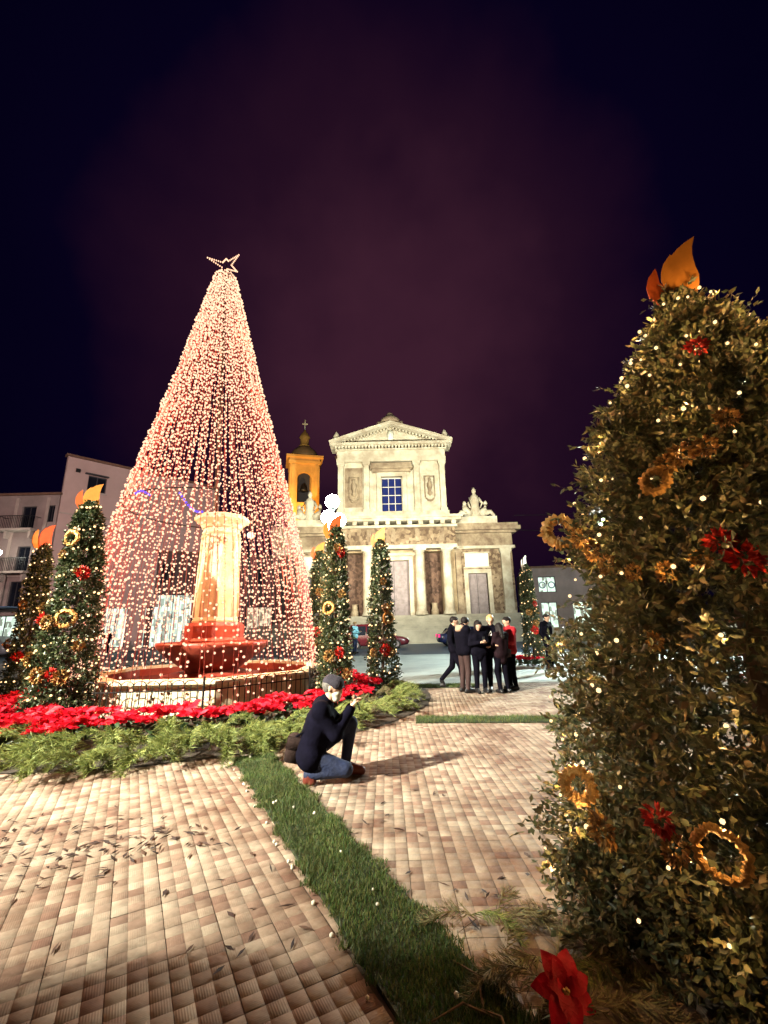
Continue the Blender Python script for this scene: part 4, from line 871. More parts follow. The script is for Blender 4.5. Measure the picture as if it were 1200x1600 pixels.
# lower entablature
B('architrave', M['lime'], (-6.5, 6.5, -1.15, 1.2, 9.15, 9.55))
B('frieze', M['rubble'], (-6.4, 6.4, -1.05, 1.2, 9.55, 11.35))
B('cornice', M['lime'], (-6.6, 6.6, -1.3, 1.2, 11.35, 11.6), (-7.0, 7.0, -1.75, 1.2, 11.95, 12.25), (-7.15, 7.15, -1.9, 1.2, 12.25, 12.5))
for k in range(12): B('modillion', M['lime'], (-6.4 + k * 1.13 - 0.22 + 0.2, -6.4 + k * 1.13 + 0.22 + 0.2, -1.6, -1.0, 11.6, 11.95))
for k in range(5): B('triglyph', M['lime_d'], (-5.0 + k * 2.5 - 0.22, -5.0 + k * 2.5 + 0.22, -1.12, -1.0, 9.9, 11.2))
for sx in (1, -1):
    x0, x1 = (6.36, 12.75) if sx > 0 else (-12.75, -6.36)
    B('wing_entablature', M['lime'], (x0, x1, 0.1, 1.6, 9.2, 9.5)); B('wing_frieze', M['lime_d'], (x0, x1 - 0.2 if sx > 0 else x1, 0.25, 1.6, 9.5, 10.85))
    B('wing_cornice', M['lime_d'], (x0, x1 + 0.2, -0.1, 1.6, 10.85, 11.1), (x0, x1 + 0.6, -0.5, 1.6, 11.1, 11.5), (x0, x1 + 0.4, -0.3, 1.6, 11.5, 11.85))
    B('wing_roof', M['lime_d'], (x0, x1, 1.6, 14, 9.3, 11.2))
    # statue group over the wing: seated figures leaning on a central standing one
    cx = sx * 8.9
    MB().box(cx - 2.15, cx + 2.15, -0.2, 0.9, 11.85, 12.6).build('statue_base', M['lime'], ch)
    st = MB()
    st.lathe([(0.5, 12.6), (0.55, 13.2), (0.45, 13.9), (0.5, 14.4), (0.42, 14.9), (0.2, 15.15), (0.17, 15.25), (0.24, 15.45), (0.24, 15.62), (0.12, 15.85), (0.02, 15.95)], 12, (cx, 0.3))
    for q in (-1, 1):
        st.tube([(cx + q * 0.45, 0.3, 14.75), (cx + q * 0.75, 0.1, 14.1), (cx + q * 0.55, 0, 13.6)], [0.17, 0.14, 0.1], 7)
        st.tube([(cx + q * 0.5, 0.2, 12.8), (cx + q * 1.0, 0.2, 13.3), (cx + q * 1.15, 0.2, 13.9)], [0.4, 0.42, 0.25], 8); st.lathe([(0.02, 13.85), (0.2, 13.95), (0.22, 14.15), (0.05, 14.4)], 8, (cx + q * 1.12, 0.15))
        st.tube([(cx + q * 1.0, 0.1, 13.0), (cx + q * 1.6, 0, 13.1), (cx + q * 1.95, 0, 12.65)], [0.32, 0.24, 0.14], 8)
    st.build('statue_group', M['lime'], ch, True)
# upper storey
U0 = 12.5
B('upper_plinth', M['lime'], (-6.55, 6.55, -0.45, 1.2, U0, 13.3))
hw = 6.35
mb = MB(); mb.box(-hw, -1.25, 0, 1.2, 13.3, 19.0); mb.box(1.25, hw, 0, 1.2, 13.3, 19.0); mb.box(-1.25, 1.25, 0, 1.2, 17.3, 19.0); mb.build('upper_wall', M['lime'], ch)
B('upper_side', M['lime_d'], (-hw, hw, 1.2, 14, 9.31, 18.9))
for sx in (1, -1):
    pilaster(sx * 6.0, 0.62, -0.32, 0.0, 13.3, 19.0); pilaster(sx * 2.95, 0.62, -0.32, 0.0, 13.3, 19.0)
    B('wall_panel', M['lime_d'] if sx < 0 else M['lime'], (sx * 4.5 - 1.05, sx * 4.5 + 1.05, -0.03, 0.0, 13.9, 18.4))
    rel = MB(); cx = sx * 4.45
    rel.box(cx - 0.62, cx - 0.5, -0.16, -0.03, 14.9, 17.3).box(cx + 0.5, cx + 0.62, -0.16, -0.03, 14.9, 17.3).box(cx - 0.5, cx + 0.5, -0.16, -0.03, 17.15, 17.3)
    rel.lathe([(0.02, 15.0), (0.3, 15.3), (0.16, 15.6), (0.34, 16.1), (0.3, 16.5), (0.12, 16.7), (0.18, 16.95), (0.02, 17.1)], 10, (cx, -0.1)); rel.build('relief', M['lime_d'], ch, True)
    rel = MB(); rel.tube([(cx - 0.5, -0.08, 14.8), (cx - 0.2, -0.14, 14.5), (cx + 0.2, -0.14, 14.5), (cx + 0.5, -0.08, 14.8)], [0.08, 0.13, 0.13, 0.08], 7); rel.build('swag', M['lime_d'], ch, True)
win = B('window', M['muntin'], (-1.25, -1.17, 0.4, 0.52, 13.3, 17.3), (1.17, 1.25, 0.4, 0.52, 13.3, 17.3), (-1.17, 1.17, 0.4, 0.52, 17.2, 17.3), (-1.17, 1.17, 0.4, 0.52, 13.3, 13.4),
        (-0.42, -0.36, 0.42, 0.5, 13.4, 17.2), (0.36, 0.42, 0.42, 0.5, 13.4, 17.2))
mb = MB()
for k in range(1, 4):
    z = 13.4 + 0.95 * k
    for a, b in ((-1.17, -0.42), (-0.36, 0.36), (0.42, 1.17)): mb.box(a, b, 0.42, 0.5, z - 0.035, z + 0.035)
mb.build('glazing_bar', M['muntin'], win)
for k in range(4):
    for a, b in ((-1.17, -0.42), (-0.36, 0.36), (0.42, 1.17)):
        MB().box(a, b, 0.45, 0.47, 13.4 + 0.95 * k + (0.035 if k else 0), 13.4 + 0.95 * (k + 1) - (0.035 if k < 3 else 0)).build('pane', M['glass'], win)
B('window_surround', M['lime'], (-1.75, -1.25, -0.22, 0.1, 13.3, 17.75), (1.25, 1.75, -0.22, 0.1, 13.3, 17.75), (-1.25, 1.25, -0.22, 0.1, 17.3, 17.75))
B('window_hood', M['lime_d'], (-2.25, 2.25, -0.5, -0.003, 17.75, 18.05), (-2.5, 2.5, -0.72, -0.003, 18.05, 18.3), (-2.4, 2.4, -0.6, -0.003, 18.3, 18.75))
B('window_sill', M['lime'], (-2.1, 2.1, -0.4, 0.39, 13.18, 13.303))
B('upper_architrave', M['lime'], (-6.5, 6.5, -0.45, 1.2, 19.0, 19.4)); B('upper_frieze', M['lime'], (-6.42, 6.42, -0.38, 1.2, 19.4, 20.25))
B('dentil_course', M['lime'], (-6.6, 6.6, -0.6, 1.2, 20.25, 20.4))
mb = MB()
for k in range(34): x = -6.5 + k * 13 / 33; mb.box(x - 0.11, x + 0.11, -0.95, -0.6, 20.4, 20.65)
for sx in (-1, 1):
    for k in range(17):
        t = (k + 0.7) / 17.6; x = sx * (6.9 * (1 - t)); z = 20.98 + t * 2.0
        mb.box(x - 0.1, x + 0.1, -0.85, -0.35, z - 0.3, z - 0.08)
tag(mb.build('dentils', M['lime'], ch), kind='stuff')
B('upper_cornice', M['lime'], (-7.2, 7.2, -1.25, 1.2, 20.65, 20.95))
MB().prism_y([(-6.9, 20.95), (6.9, 20.95), (0, 23.0)], -0.35, 1.2).build('tympanum', M['lime'], ch)
for sx in (-1, 1):
    MB().prism_y([(sx * 7.3, 20.95), (sx * 7.3, 21.22), (0, 23.42), (0, 23.02), (sx * 6.75, 20.95)][:: (1 if sx < 0 else -1)], -1.3, 1.2).build('raking_cornice', M['lime'], ch)
    mb = MB(); mb.box(sx * 6.5 - 0.4, sx * 6.5 + 0.4, -1.0, 0.0, 21.1, 21.6); mb.lathe([(0.3, 21.6), (0.4, 21.9), (0.28, 22.2), (0.12, 22.45), (0.02, 22.6)], 10, (sx * 6.5, -0.5)); mb.build('acroterion', M['lime'], ch, True)
mb = MB(); mb.lathe([(0.02, 21.35), (0.35, 21.5), (0.42, 22.0), (0.3, 22.5), (0.02, 22.6)], 10, (0, -0.42)); mb.build('crest', M['plaque'], ch, True)
mb = MB(); mb.box(-1.5, 1.5, -0.9, 0.5, 23.1, 23.5); mb.lathe([(1.25, 23.5), (1.2, 23.8), (0.9, 24.15), (0.55, 24.3), (0.45, 24.6), (0.2, 24.85), (0.02, 24.95)], 14, (0, -0.2)); mb.build('gable_finial', M['lime_d'], ch, True)
mb = MB(); mb.prism_y([(-6.9, 20.3), (6.9, 20.3), (0, 22.9)], 1.2, 16); mb.build('roof', M['rooftile'], ch)
for o_ in list(ch.children_recursive):
    if o_.type == 'MESH' and (o_.name.split('.')[0] in ('upper_side', 'roof') or min(v.co.z for v in o_.data.vertices) > 12.4) and max(abs(v.co.x) for v in o_.data.vertices) < 7.5:
        for v in o_.data.vertices: v.co.x *= 0.92
# bell tower
bt = empty('bell_tower', (-11.2, 58.0, 0), A(14), 'amber lit bell tower with arched opening and small dome behind the tree of lights', 'bell tower')
def TB(name, m, *bx, parent=None): return B(name, m, *bx, parent=parent or bt)
TB('shaft', M['ochre'], (-2.0, 2.0, -2.0, 2.0, 0, 17.0))
for sx in (-1, 1):
    for sy in (-1, 1): TB('corner_pier', M['ochre'], (sx * 1.45 - 0.5, sx * 1.45 + 0.5, sy * 1.45 - 0.5, sy * 1.45 + 0.5, 17.0, 23.4))
for rz_ in range(4):
    a = []
    for k in range(9): a.append((-0.95 + 0.95 * (1 - math.cos(PI * k / 8)), 21.3 + 0.95 * math.sin(PI * k / 8)))
    MB().prism_y([(-0.95, 23.4), (-0.95, 21.3)] + a[1:-1] + [(0.95, 21.3), (0.95, 23.4)], -1.85, -1.3).build('arch', M['ochre'], bt, rot=(0, 0, rz_ * PI / 2))
    MB().box(-0.95, 0.95, -1.8, -1.4, 17.0, 17.9).build('parapet', M['ochre'], bt, rot=(0, 0, rz_ * PI / 2))
    for sx in (-1, 1): MB().box(sx * 1.55 - 0.18, sx * 1.55 + 0.18, -2.06, -1.95, 17.2, 23.2).build('pilaster', M['ochre'], bt, rot=(0, 0, rz_ * PI / 2))
TB('belfry_ceiling', M['ochre'], (-1.3, 1.3, -1.3, 1.3, 23.3, 23.45)); TB('belfry_core', M['shutter'], (-0.9, 0.9, 0.9, 0.95, 17.0, 23.3))
MB().lathe([(0.6, 20.0), (0.5, 20.3), (0.38, 20.8), (0.2, 21.1), (0.05, 21.2)], 12).build('bell', M['darkmetal'], bt, True)
TB('cornice', M['ochre'], (-2.15, 2.15, -2.15, 2.15, 23.4, 23.8), (-2.5, 2.5, -2.5, 2.5, 24.2, 24.5)); TB('frieze', M['ochre'], (-2.05, 2.05, -2.05, 2.05, 23.8, 24.2))
MB().lathe([(2.1, 24.5), (2.1, 24.9), (1.95, 25.4), (1.6, 25.95), (1.1, 26.4), (0.85, 26.6)], 16).build('dome', M['dome'], bt, True)
MB().lathe([(0.85, 26.6), (0.8, 26.8), (0.62, 26.9), (0.62, 27.9), (0.8, 28.05), (0.75, 28.2), (0.5, 28.7), (0.2, 29.0), (0.16, 29.3)], 12).build('lantern', M['ochre'], bt, True)
TB('cross', M['plaque'], (-0.07, 0.07, -0.07, 0.07, 29.3, 30.9), (-0.4, -0.072, -0.06, 0.06, 30.2, 30.36), (0.072, 0.4, -0.06, 0.06, 30.2, 30.36))
flood(-8.6, 50.0, 11.3, (-11.2, 58, 21), TOWER_W, 110, (1.0, 0.55, 0.14), 'amber floodlight on the church roof aimed at the bell tower')
flood(-13.6, 50.4, 11.3, (-11.6, 58, 21), TOWER_W * 0.7, 110, (1.0, 0.5, 0.12), 'second amber floodlight on the church roof, left of the other')

# ------------------------------------------------------------------ houses
def house(name, label, P0, P1, H, m, depth_dir, D, top=True):
    P0, P1 = Vector(P0), Vector(P1); d = (P1 - P0); L = d.length; d.normalize()
    t = empty(name, (P0.x, P0.y, 0), math.atan2(d.y, d.x), label, 'house')
    dd = Vector(depth_dir).normalized(); lx, ly = dd.dot(d), dd.dot(Vector((-d.y, d.x)))
    return t, L, (lx * D, ly * D)
def facade(t, L, H, m, holes, dv, cornice=True, th=0.35):
    xs = sorted({0.0, L} | {h[0] for h in holes} | {h[1] for h in holes}); mb = MB()
    for a, b in zip(xs[:-1], xs[1:]):
        z = 0.0
        for h in sorted([h for h in holes if h[0] <= a + 1e-6 and h[1] >= b - 1e-6], key=lambda q: q[2]):
            if h[2] > z: mb.box(a, b, 0, th, z, h[2])
            z = h[3]
        if z < H: mb.box(a, b, 0, th, z, H)
    mb.build('wall', m, t)
    mb = MB(); mb.prism_z([(0, th), (L, th), (L + dv[0], dv[1]), (dv[0], dv[1])], 0, H - 0.02); mb.build('rear_block', m, t)
    if cornice: MB().box(-0.15, L + 0.15, -0.18, 0.4, H, H + 0.18).build('roof_edge', M['rooftile'], t)
def window(t, h, kind='dark', frame=True):
    x0, x1, z0, z1 = h
    f = MB().box(x0, x0 + 0.07, 0.14, 0.22, z0, z1).box(x1 - 0.07, x1, 0.14, 0.22, z0, z1).box(x0 + 0.07, x1 - 0.07, 0.14, 0.22, z1 - 0.07, z1).box(x0 + 0.07, x1 - 0.07, 0.14, 0.22, z0, z0 + 0.07).box((x0 + x1) / 2 - 0.03, (x0 + x1) / 2 + 0.03, 0.14, 0.22, z0 + 0.07, z1 - 0.07).build('window', M['shutter'], t)
    mm = {'dark': M['blackglass'], 'lit': M['shop'], 'warm': M['shop_warm'], 'blue': M['shop_blue']}[kind]
    for a, b in ((x0 + 0.07, (x0 + x1) / 2 - 0.03), ((x0 + x1) / 2 + 0.03, x1 - 0.07)): MB().box(a, b, 0.17, 0.19, z0 + 0.07, z1 - 0.07).build('pane', mm, f)
    if frame: MB().box(x0 - 0.12, x1 + 0.12, -0.06, 0.0, z0 - 0.14, z0).build('window_sill', M['trim'], t)
    return f
def balcony(t, x0, x1, z):
    mb = MB(); mb.box(x0, x1, -0.9, -0.002, z - 0.16, z); b = mb.build('balcony', M['trim'], t)
    for k in range(int((x1 - x0) / 0.16) + 1): pass
    mb = MB(); mb.box(x0 + 0.02, x1 - 0.02, -0.88, -0.84, z + 0.95, z + 1.0); n = int((x1 - x0) / 0.13)
    for k in range(n + 1): x = x0 + 0.03 + (x1 - x0 - 0.06) * k / n; mb.box(x - 0.012, x + 0.012, -0.872, -0.848, z, z + 0.95)
    for sx in (x0 + 0.03, x1 - 0.03): mb.box(sx - 0.012, sx + 0.012, -0.84, -0.01, z + 0.95, z + 0.98)
    mb.build('balustrade', M['darkmetal'], b)
    for x in (x0 + 0.4, x1 - 0.4): MB().prism_y([(x - 0.1, z - 0.16), (x + 0.1, z - 0.16), (x + 0.06, z - 0.7), (x - 0.06, z - 0.7)], -0.5, -0.001).build('console', M['trim'], b)
def dv_of(P0, P1, dd, D):
    d = (Vector(P1) - Vector(P0)).normalized(); dd = Vector(dd).normalized() * D; return (dd.dot(d), dd.dot(Vector((-d.y, d.x))))
# tall plain house
P0, P1 = (-25.6, 33), (-17.0, 42.44)
t, L, _ = house('plain_house', 'tall plain pinkish house with one small dark window, behind the left topiary', P0, P1, 15.5, None, (1, 0), 1)
hs = [(1.6, 2.95, 12.9, 14.25), (4.2, 5.9, 0.3, 3.5), (7.2, 9.4, 0.2, 3.6)]
facade(t, L, 15.5, M['plaster_pink'], hs, dv_of(P0, P1, (-0.51, 0.86), 9)); window(t, hs[0]); window(t, hs[1], 'lit', False); window(t, hs[2], 'lit', False)
MB().box(1.3, 3.0, -0.35, -0.002, 14.28, 14.36).build('window_canopy', M['shutter'], t); MB().bevbox(0.65, 0.95, -0.12, -0.002, 14.3, 14.6, 0.02).build('vent', M['darkmetal'], t)
MB().box(0, 10, -0.05, -0.002, 10.7, 10.82).build('string_course', M['trim'], t)
# lower house with balconies
P0, P1 = (-35, 33), (-25.72, 33)
t, L, _ = house('balcony_house', 'grey three storey house with iron balconies at the left edge', P0, P1, 12.2, None, (1, 0), 1)
o = 2.0
hs = [(4.48 + o, 5.6 + o, 9.4, 11.3), (6.5 + o, 7.05 + o, 10.0, 11.35), (4.7 + o, 5.7 + o, 6.2, 8.1), (4.6 + o, 5.55 + o, 3.4, 5.4), (1.2 + o, 2.3 + o, 9.4, 11.3), (1.2 + o, 2.3 + o, 6.2, 8.1), (3.3 + o, 6.1 + o, 0.1, 2.9), (0.3 + o, 2.8 + o, 0.1, 2.9)]
facade(t, L, 12.2, M['plaster_grey'], hs, dv_of(P0, P1, (-0.3, 1), 9))
for h in hs[:6]: window(t, h, 'dark', False)
window(t, hs[6], 'lit', False); window(t, hs[7], 'lit', False)
balcony(t, 3.5 + o, 6.15 + o, 9.36); balcony(t, 0.8 + o, 2.8 + o, 9.36); balcony(t, 3.7 + o, 6.2 + o, 6.1)
MB().box(0, L, -0.1, -0.002, 5.75, 5.95).build('string_course', M['trim'], t)
MB().prism_y([(3.0 + o, 3.5), (6.0 + o, 3.5), (6.0 + o, 3.42), (3.0 + o, 3.42)], -1.6, -0.005).build('awning', M['awning'], t)
for x in (6.35 + o, 3.9 + o): MB().box(x, x + 0.25, -0.06, -0.002, 0, 12.0).build('pilaster_strip', M['trim'], t)
# row of shops behind the tree
P0, P1 = (-21.5, 38.2), (-9.2, 44.0)
t, L, _ = house('shop_row', 'low row of buildings with bright shop fronts behind the tree of lights', P0, P1, 8.4, None, (1, 0), 1)
hs = [(1.2, 4.4, 0.2, 4.7), (5.6, 7.0, 0.2, 3.4), (9.0, 11.6, 0.2, 3.6), (1.6, 2.8, 5.6, 7.4), (6.0, 7.2, 5.6, 7.4), (9.5, 10.7, 5.6, 7.4)]
facade(t, L, 8.4, M['plaster_dark'], hs, dv_of(P0, P1, (-0.3, 1), 8))
for h, k in zip(hs, ('lit', 'warm', 'warm', 'dark', 'warm', 'dark')): window(t, h, k, False)
# low building at the right of the church
P0, P1 = (14.1, 42), (26, 41.2)
t, L, _ = house('low_shop', 'low building with pale lit shop front right of the church', P0, P1, 6.6, None, (1, 0), 1)
hs = [(0.5, 2.0, 0.2, 3.4), (0.45, 2.1, 4.3, 5.8), (3.4, 5.6, 0.2, 3.4), (7, 9.6, 0.2, 3.4)]
facade(t, L, 6.6, M['plaster_grey'], hs, dv_of(P0, P1, (0.1, 1), 8))
for h in hs: window(t, h, 'lit', False)
for k in range(2):
    MB().torus((0.85 + 0.85 * k, 0.1, 5.0), 0.28, 0.05, 14, 5, 'y').build('fanlight', M['awning'], t)
for z1, z2, lb in ((12.55, 12.6, 'upper thin cable running from the church wing to the right'), (11.0, 10.2, 'lower thin cable running from the church wing to the right')):
    pts = [(13.7 + 16 * k / 12, 44.6 - 2.5 * k / 12, z1 + (z2 - z1) * k / 12 - 0.5 * math.sin(PI * k / 12) * 0.5) for k in range(13)]
    tag(MB().tube(pts, 0.028, 4).build('cable', M['darkmetal']), lb, 'cable')
for k, (x, lb) in enumerate(((17.5, 'pale wall far behind the close topiary at the right edge'),)):
    bd = empty('garden_wall', (24, 26, 0), A(-28), lb, 'wall'); MB().box(-4, 10, -0.15, 0.15, 0, 1.1).build('wall_body', M['plaque'], bd); MB().box(-4.05, 10.05, -0.2, 0.2, 1.1, 1.18).build('coping', M['lime'], bd)

# ------------------------------------------------------------------ cars
def car(loc, rz, label, paint, L=4.4, H=1.48, Wd=1.76, suv=False, tail=False):
    t = empty('parked_car', loc, rz, label, 'car', 'cars parked by the church')
    h2 = Wd / 2
    st = [(-L / 2, 0.5, 0.62, 0.80, 0.80, 0.0), (-L / 2 + 0.12, 0.32, 0.9, 0.9, 0.92, 0.0), (-L * 0.40, 0.24, 0.97, 0.93, 0.97 if not suv else H * 0.93, 0.62), (-L * 0.27, 0.22, 1.0, 0.92, H * 0.97, 0.7), (-L * 0.02, 0.22, 1.0, 0.90, H, 0.72), (L * 0.13, 0.22, 1.0, 0.88, H * 0.97, 0.70),
          (L * 0.25, 0.22, 0.99, 0.9, 0.93, 0.80), (L * 0.40, 0.24, 0.95, 0.80, 0.83, 0.78), (L / 2 - 0.1, 0.32, 0.86, 0.68, 0.70, 0.7), (L / 2, 0.45, 0.7, 0.58, 0.58, 0.6)]
    rings = []
    for x, zb, wf, zbelt, ztop, wt in st:
        w_ = h2 * wf; wt = (wt or wf) * h2
        rings.append([(x, -w_ * 0.9, zb), (x, w_ * 0.9, zb), (x, w_, zb + 0.15), (x, w_, zbelt - 0.02), (x, wt if ztop > zbelt + 0.1 else w_ * 0.93, ztop - 0.02), (x, wt * 0.75, ztop), (x, -wt * 0.75, ztop), (x, -(wt if ztop > zbelt + 0.1 else w_ * 0.93), ztop - 0.02), (x, -w_, zbelt - 0.02), (x, -w_, zb + 0.15)])
    MB().loft(rings).build('body', paint, t, True)
    for sy in (-1, 1):
        g = MB()
        for (xa, xb) in ((-L * 0.385, -L * 0.16), (-L * 0.14, L * 0.08), (L * 0.09, L * 0.2)):
            q = lambda x, f: (x, sy * h2 * (1.005 - 0.29 * f), 0.93 + (H - 0.98) * f)
            s1 = 1.0 if xb < L * 0.15 else 0.15
            g.add([q(xa, 0.05), q(xb, 0.05), q(xb - (0.0 if xb < L * .15 else 0.05), 0.82 * s1 + 0.02), q(xa + (0.25 if xa < -L * 0.3 else 0), 0.82)], [(0, 1, 2, 3)])
        g.build('window', M['blackglass'], t)
        for xw in (-L * 0.31, L * 0.30):
            wv = MB().lathe([(0.22, -0.1), (0.31, -0.1), (0.33, -0.06), (0.33, 0.06), (0.31, 0.1), (0.22, 0.1)], 20).build('wheel', M['tyre'], t, loc=(xw, sy * (h2 - 0.1), 0.33), rot=(PI / 2, 0, 0))
            MB().lathe([(0.02, -0.105), (0.2, -0.11), (0.22, -0.09), (0.22, 0.09), (0.2, 0.11), (0.02, 0.105)], 12).build('rim', M['rim'], wv)
        MB().bevbox(L / 2 - 0.2, L / 2 - 0.02, sy * h2 * 0.66 - 0.14, sy * h2 * 0.66 + 0.14, 0.58, 0.72, 0.03).build('headlight', M['lens'], t)
        MB().bevbox(-L / 2 - 0.02, -L / 2 + 0.14, sy * h2 * 0.7 - 0.15, sy * h2 * 0.7 + 0.12, 0.68, 0.9, 0.03).build('taillight', M['tail'] if tail else M['redorn'], t)
    return t
car((-0.75, 33.0, -0.04), 0.0, 'dark red tall car parked behind the slim topiary and the man in pale blue', M['carbody'], 4.7, 1.78, 1.82, True)
car((6.0, 34.2, -0.04), 0.03, 'dark blue car with glowing tail lamp, mostly behind the standing group', M['carblue'], 4.4, 1.45, 1.76, False, True)
car((-28.5, 32.2, -0.04), PI, 'grey car parked at the left edge in front of the lit shop', M['cargrey'], 4.3, 1.5, 1.76)

# ------------------------------------------------------------------ people
def sdf_eval(prims, X, k):
    d = None
    for p in prims:
        a, b, ra, rb = np.array(p[0], np.float32), np.array(p[1], np.float32), p[2], p[3]
        ab = b - a; q = X - a; t = np.clip((q @ ab) / max(float(ab @ ab), 1e-9), 0, 1)
        dd = np.linalg.norm(q - t[..., None] * ab, axis=-1) - (ra + (rb - ra) * t)
        if d is None: d = dd
        else:
            h = np.clip(0.5 + 0.5 * (d - dd) / k, 0, 1); d = d + (dd - d) * h - k * h * (1 - h)
    return d
def sdf_mesh(name, prims, m, res=0.02, k=0.03, sub=None, zmin=None):
    pts = np.array([p[i] for p in prims for i in (0, 1)]); rm = max(max(p[2], p[3]) for p in prims) + res * 2
    lo, hi = pts.min(0) - rm, pts.max(0) + rm
    n = np.ceil((hi - lo) / res).astype(int) + 1
    ax = [lo[i] + res * np.arange(n[i]) for i in range(3)]
    X = np.stack(np.meshgrid(*ax, indexing='ij'), -1).astype(np.float32)
    D = sdf_eval(prims, X, k)
    if sub: D = np.maximum(D, -sdf_eval(sub, X, 0.02))
    if zmin is not None: D = np.maximum(D, zmin - X[..., 2])
    ins = D < 0
    c = np.zeros(tuple(n - 1) + (3,)); cnt = np.zeros(tuple(n - 1))
    cor = [(i, j, l) for i in (0, 1) for j in (0, 1) for l in (0, 1)]
    sl = lambda o: tuple(slice(o[i], n[i] - 1 + o[i]) for i in range(3))
    for a_ in cor:
        for ax_ in range(3):
            if a_[ax_]: continue
            b_ = list(a_); b_[ax_] = 1; b_ = tuple(b_)
            da, db = D[sl(a_)], D[sl(b_)]; cr_ = (da < 0) != (db < 0)
            t = np.where(cr_, da / np.where(cr_, da - db, 1), 0)
            for i in range(3): c[..., i] += np.where(cr_, a_[i] + (t if i == ax_ else 0), 0)
            cnt += cr_
    act = cnt > 0; idx = -np.ones(tuple(n - 1), int); idx[act] = np.arange(act.sum())
    ijk = np.argwhere(act); V = lo + res * (ijk + c[act] / cnt[act][:, None])
    faces = []
    for ax_ in range(3):
        u_, v_ = (ax_ + 1) % 3, (ax_ + 2) % 3
        s0 = [slice(1, n[i] - 1) for i in range(3)]; s0[ax_] = slice(0, n[ax_] - 1); s1 = list(s0); s1[ax_] = slice(1, n[ax_])
        a_, b_ = ins[tuple(s0)], ins[tuple(s1)]; e = np.argwhere(a_ != b_)
        flip = a_[tuple(e.T)]; off = np.array([s.start for s in s0]); e = e + off
        du = np.zeros(3, int); du[u_] = 1; dv = np.zeros(3, int); dv[v_] = 1
        q = np.stack([idx[tuple((e - du - dv).T)], idx[tuple((e - dv).T)], idx[tuple(e.T)], idx[tuple((e - du).T)]], 1)
        q[~flip] = q[~flip][:, ::-1]; faces.append(q)
    Fc = np.concatenate(faces); Fc = Fc[(Fc >= 0).all(1)]
    return np_mesh(name, V, Fc, m, True)
def hand_prims(curl=0.5):
    P = [((0, 0, 0.01), (0, 0, -0.035), 0.020, 0.024), ((-0.018, 0, -0.035), (-0.022, 0, -0.085), 0.015, 0.013), ((0.016, 0, -0.035), (0.022, 0, -0.085), 0.015, 0.012)]
    for x, L in ((-0.028, 0.066), (-0.009, 0.074), (0.010, 0.069), (0.028, 0.054)):
        a = np.array((x, 0, -0.088)); ang = 0.0
        for s_, r_ in ((0.45, 0.0085), (0.32, 0.008), (0.23, 0.0072)):
            ang += curl; b = a + L * s_ * np.array((x * 1.0, -math.sin(ang), -math.cos(ang))); P.append((tuple(a), tuple(b), r_, r_ * 0.92)); a = b
    P += [((-0.022, -0.004, -0.028), (-0.048, -0.018, -0.058), 0.012, 0.010), ((-0.048, -0.018, -0.058), (-0.052, -0.032, -0.084), 0.0095, 0.008)]
    return P
HAND = sdf_mesh('hand', hand_prims(0.45), M['skin'], 0.0052, 0.008)
STAND = dict(pel=(0, 0, .95), che=(0, .01, 1.27), nec=(0, .02, 1.45), hed=(0, -.01, 1.59), sl=(-.18, .02, 1.39), sr=(.18, .02, 1.39), el=(-.24, .05, 1.12), er=(.24, .05, 1.12), wl=(-.22, -.08, .9), wr=(.22, -.08, .9),
             hl=(-.09, 0, .92), hr=(.09, 0, .92), kl=(-.1, -.02, .49), kr=(.1, -.02, .49), al=(-.1, .03, .09), ar=(.1, .03, .09), tl=(-.11, -.14, .045), tr=(.11, -.14, .045))
V3 = lambda t: np.array(t, float)
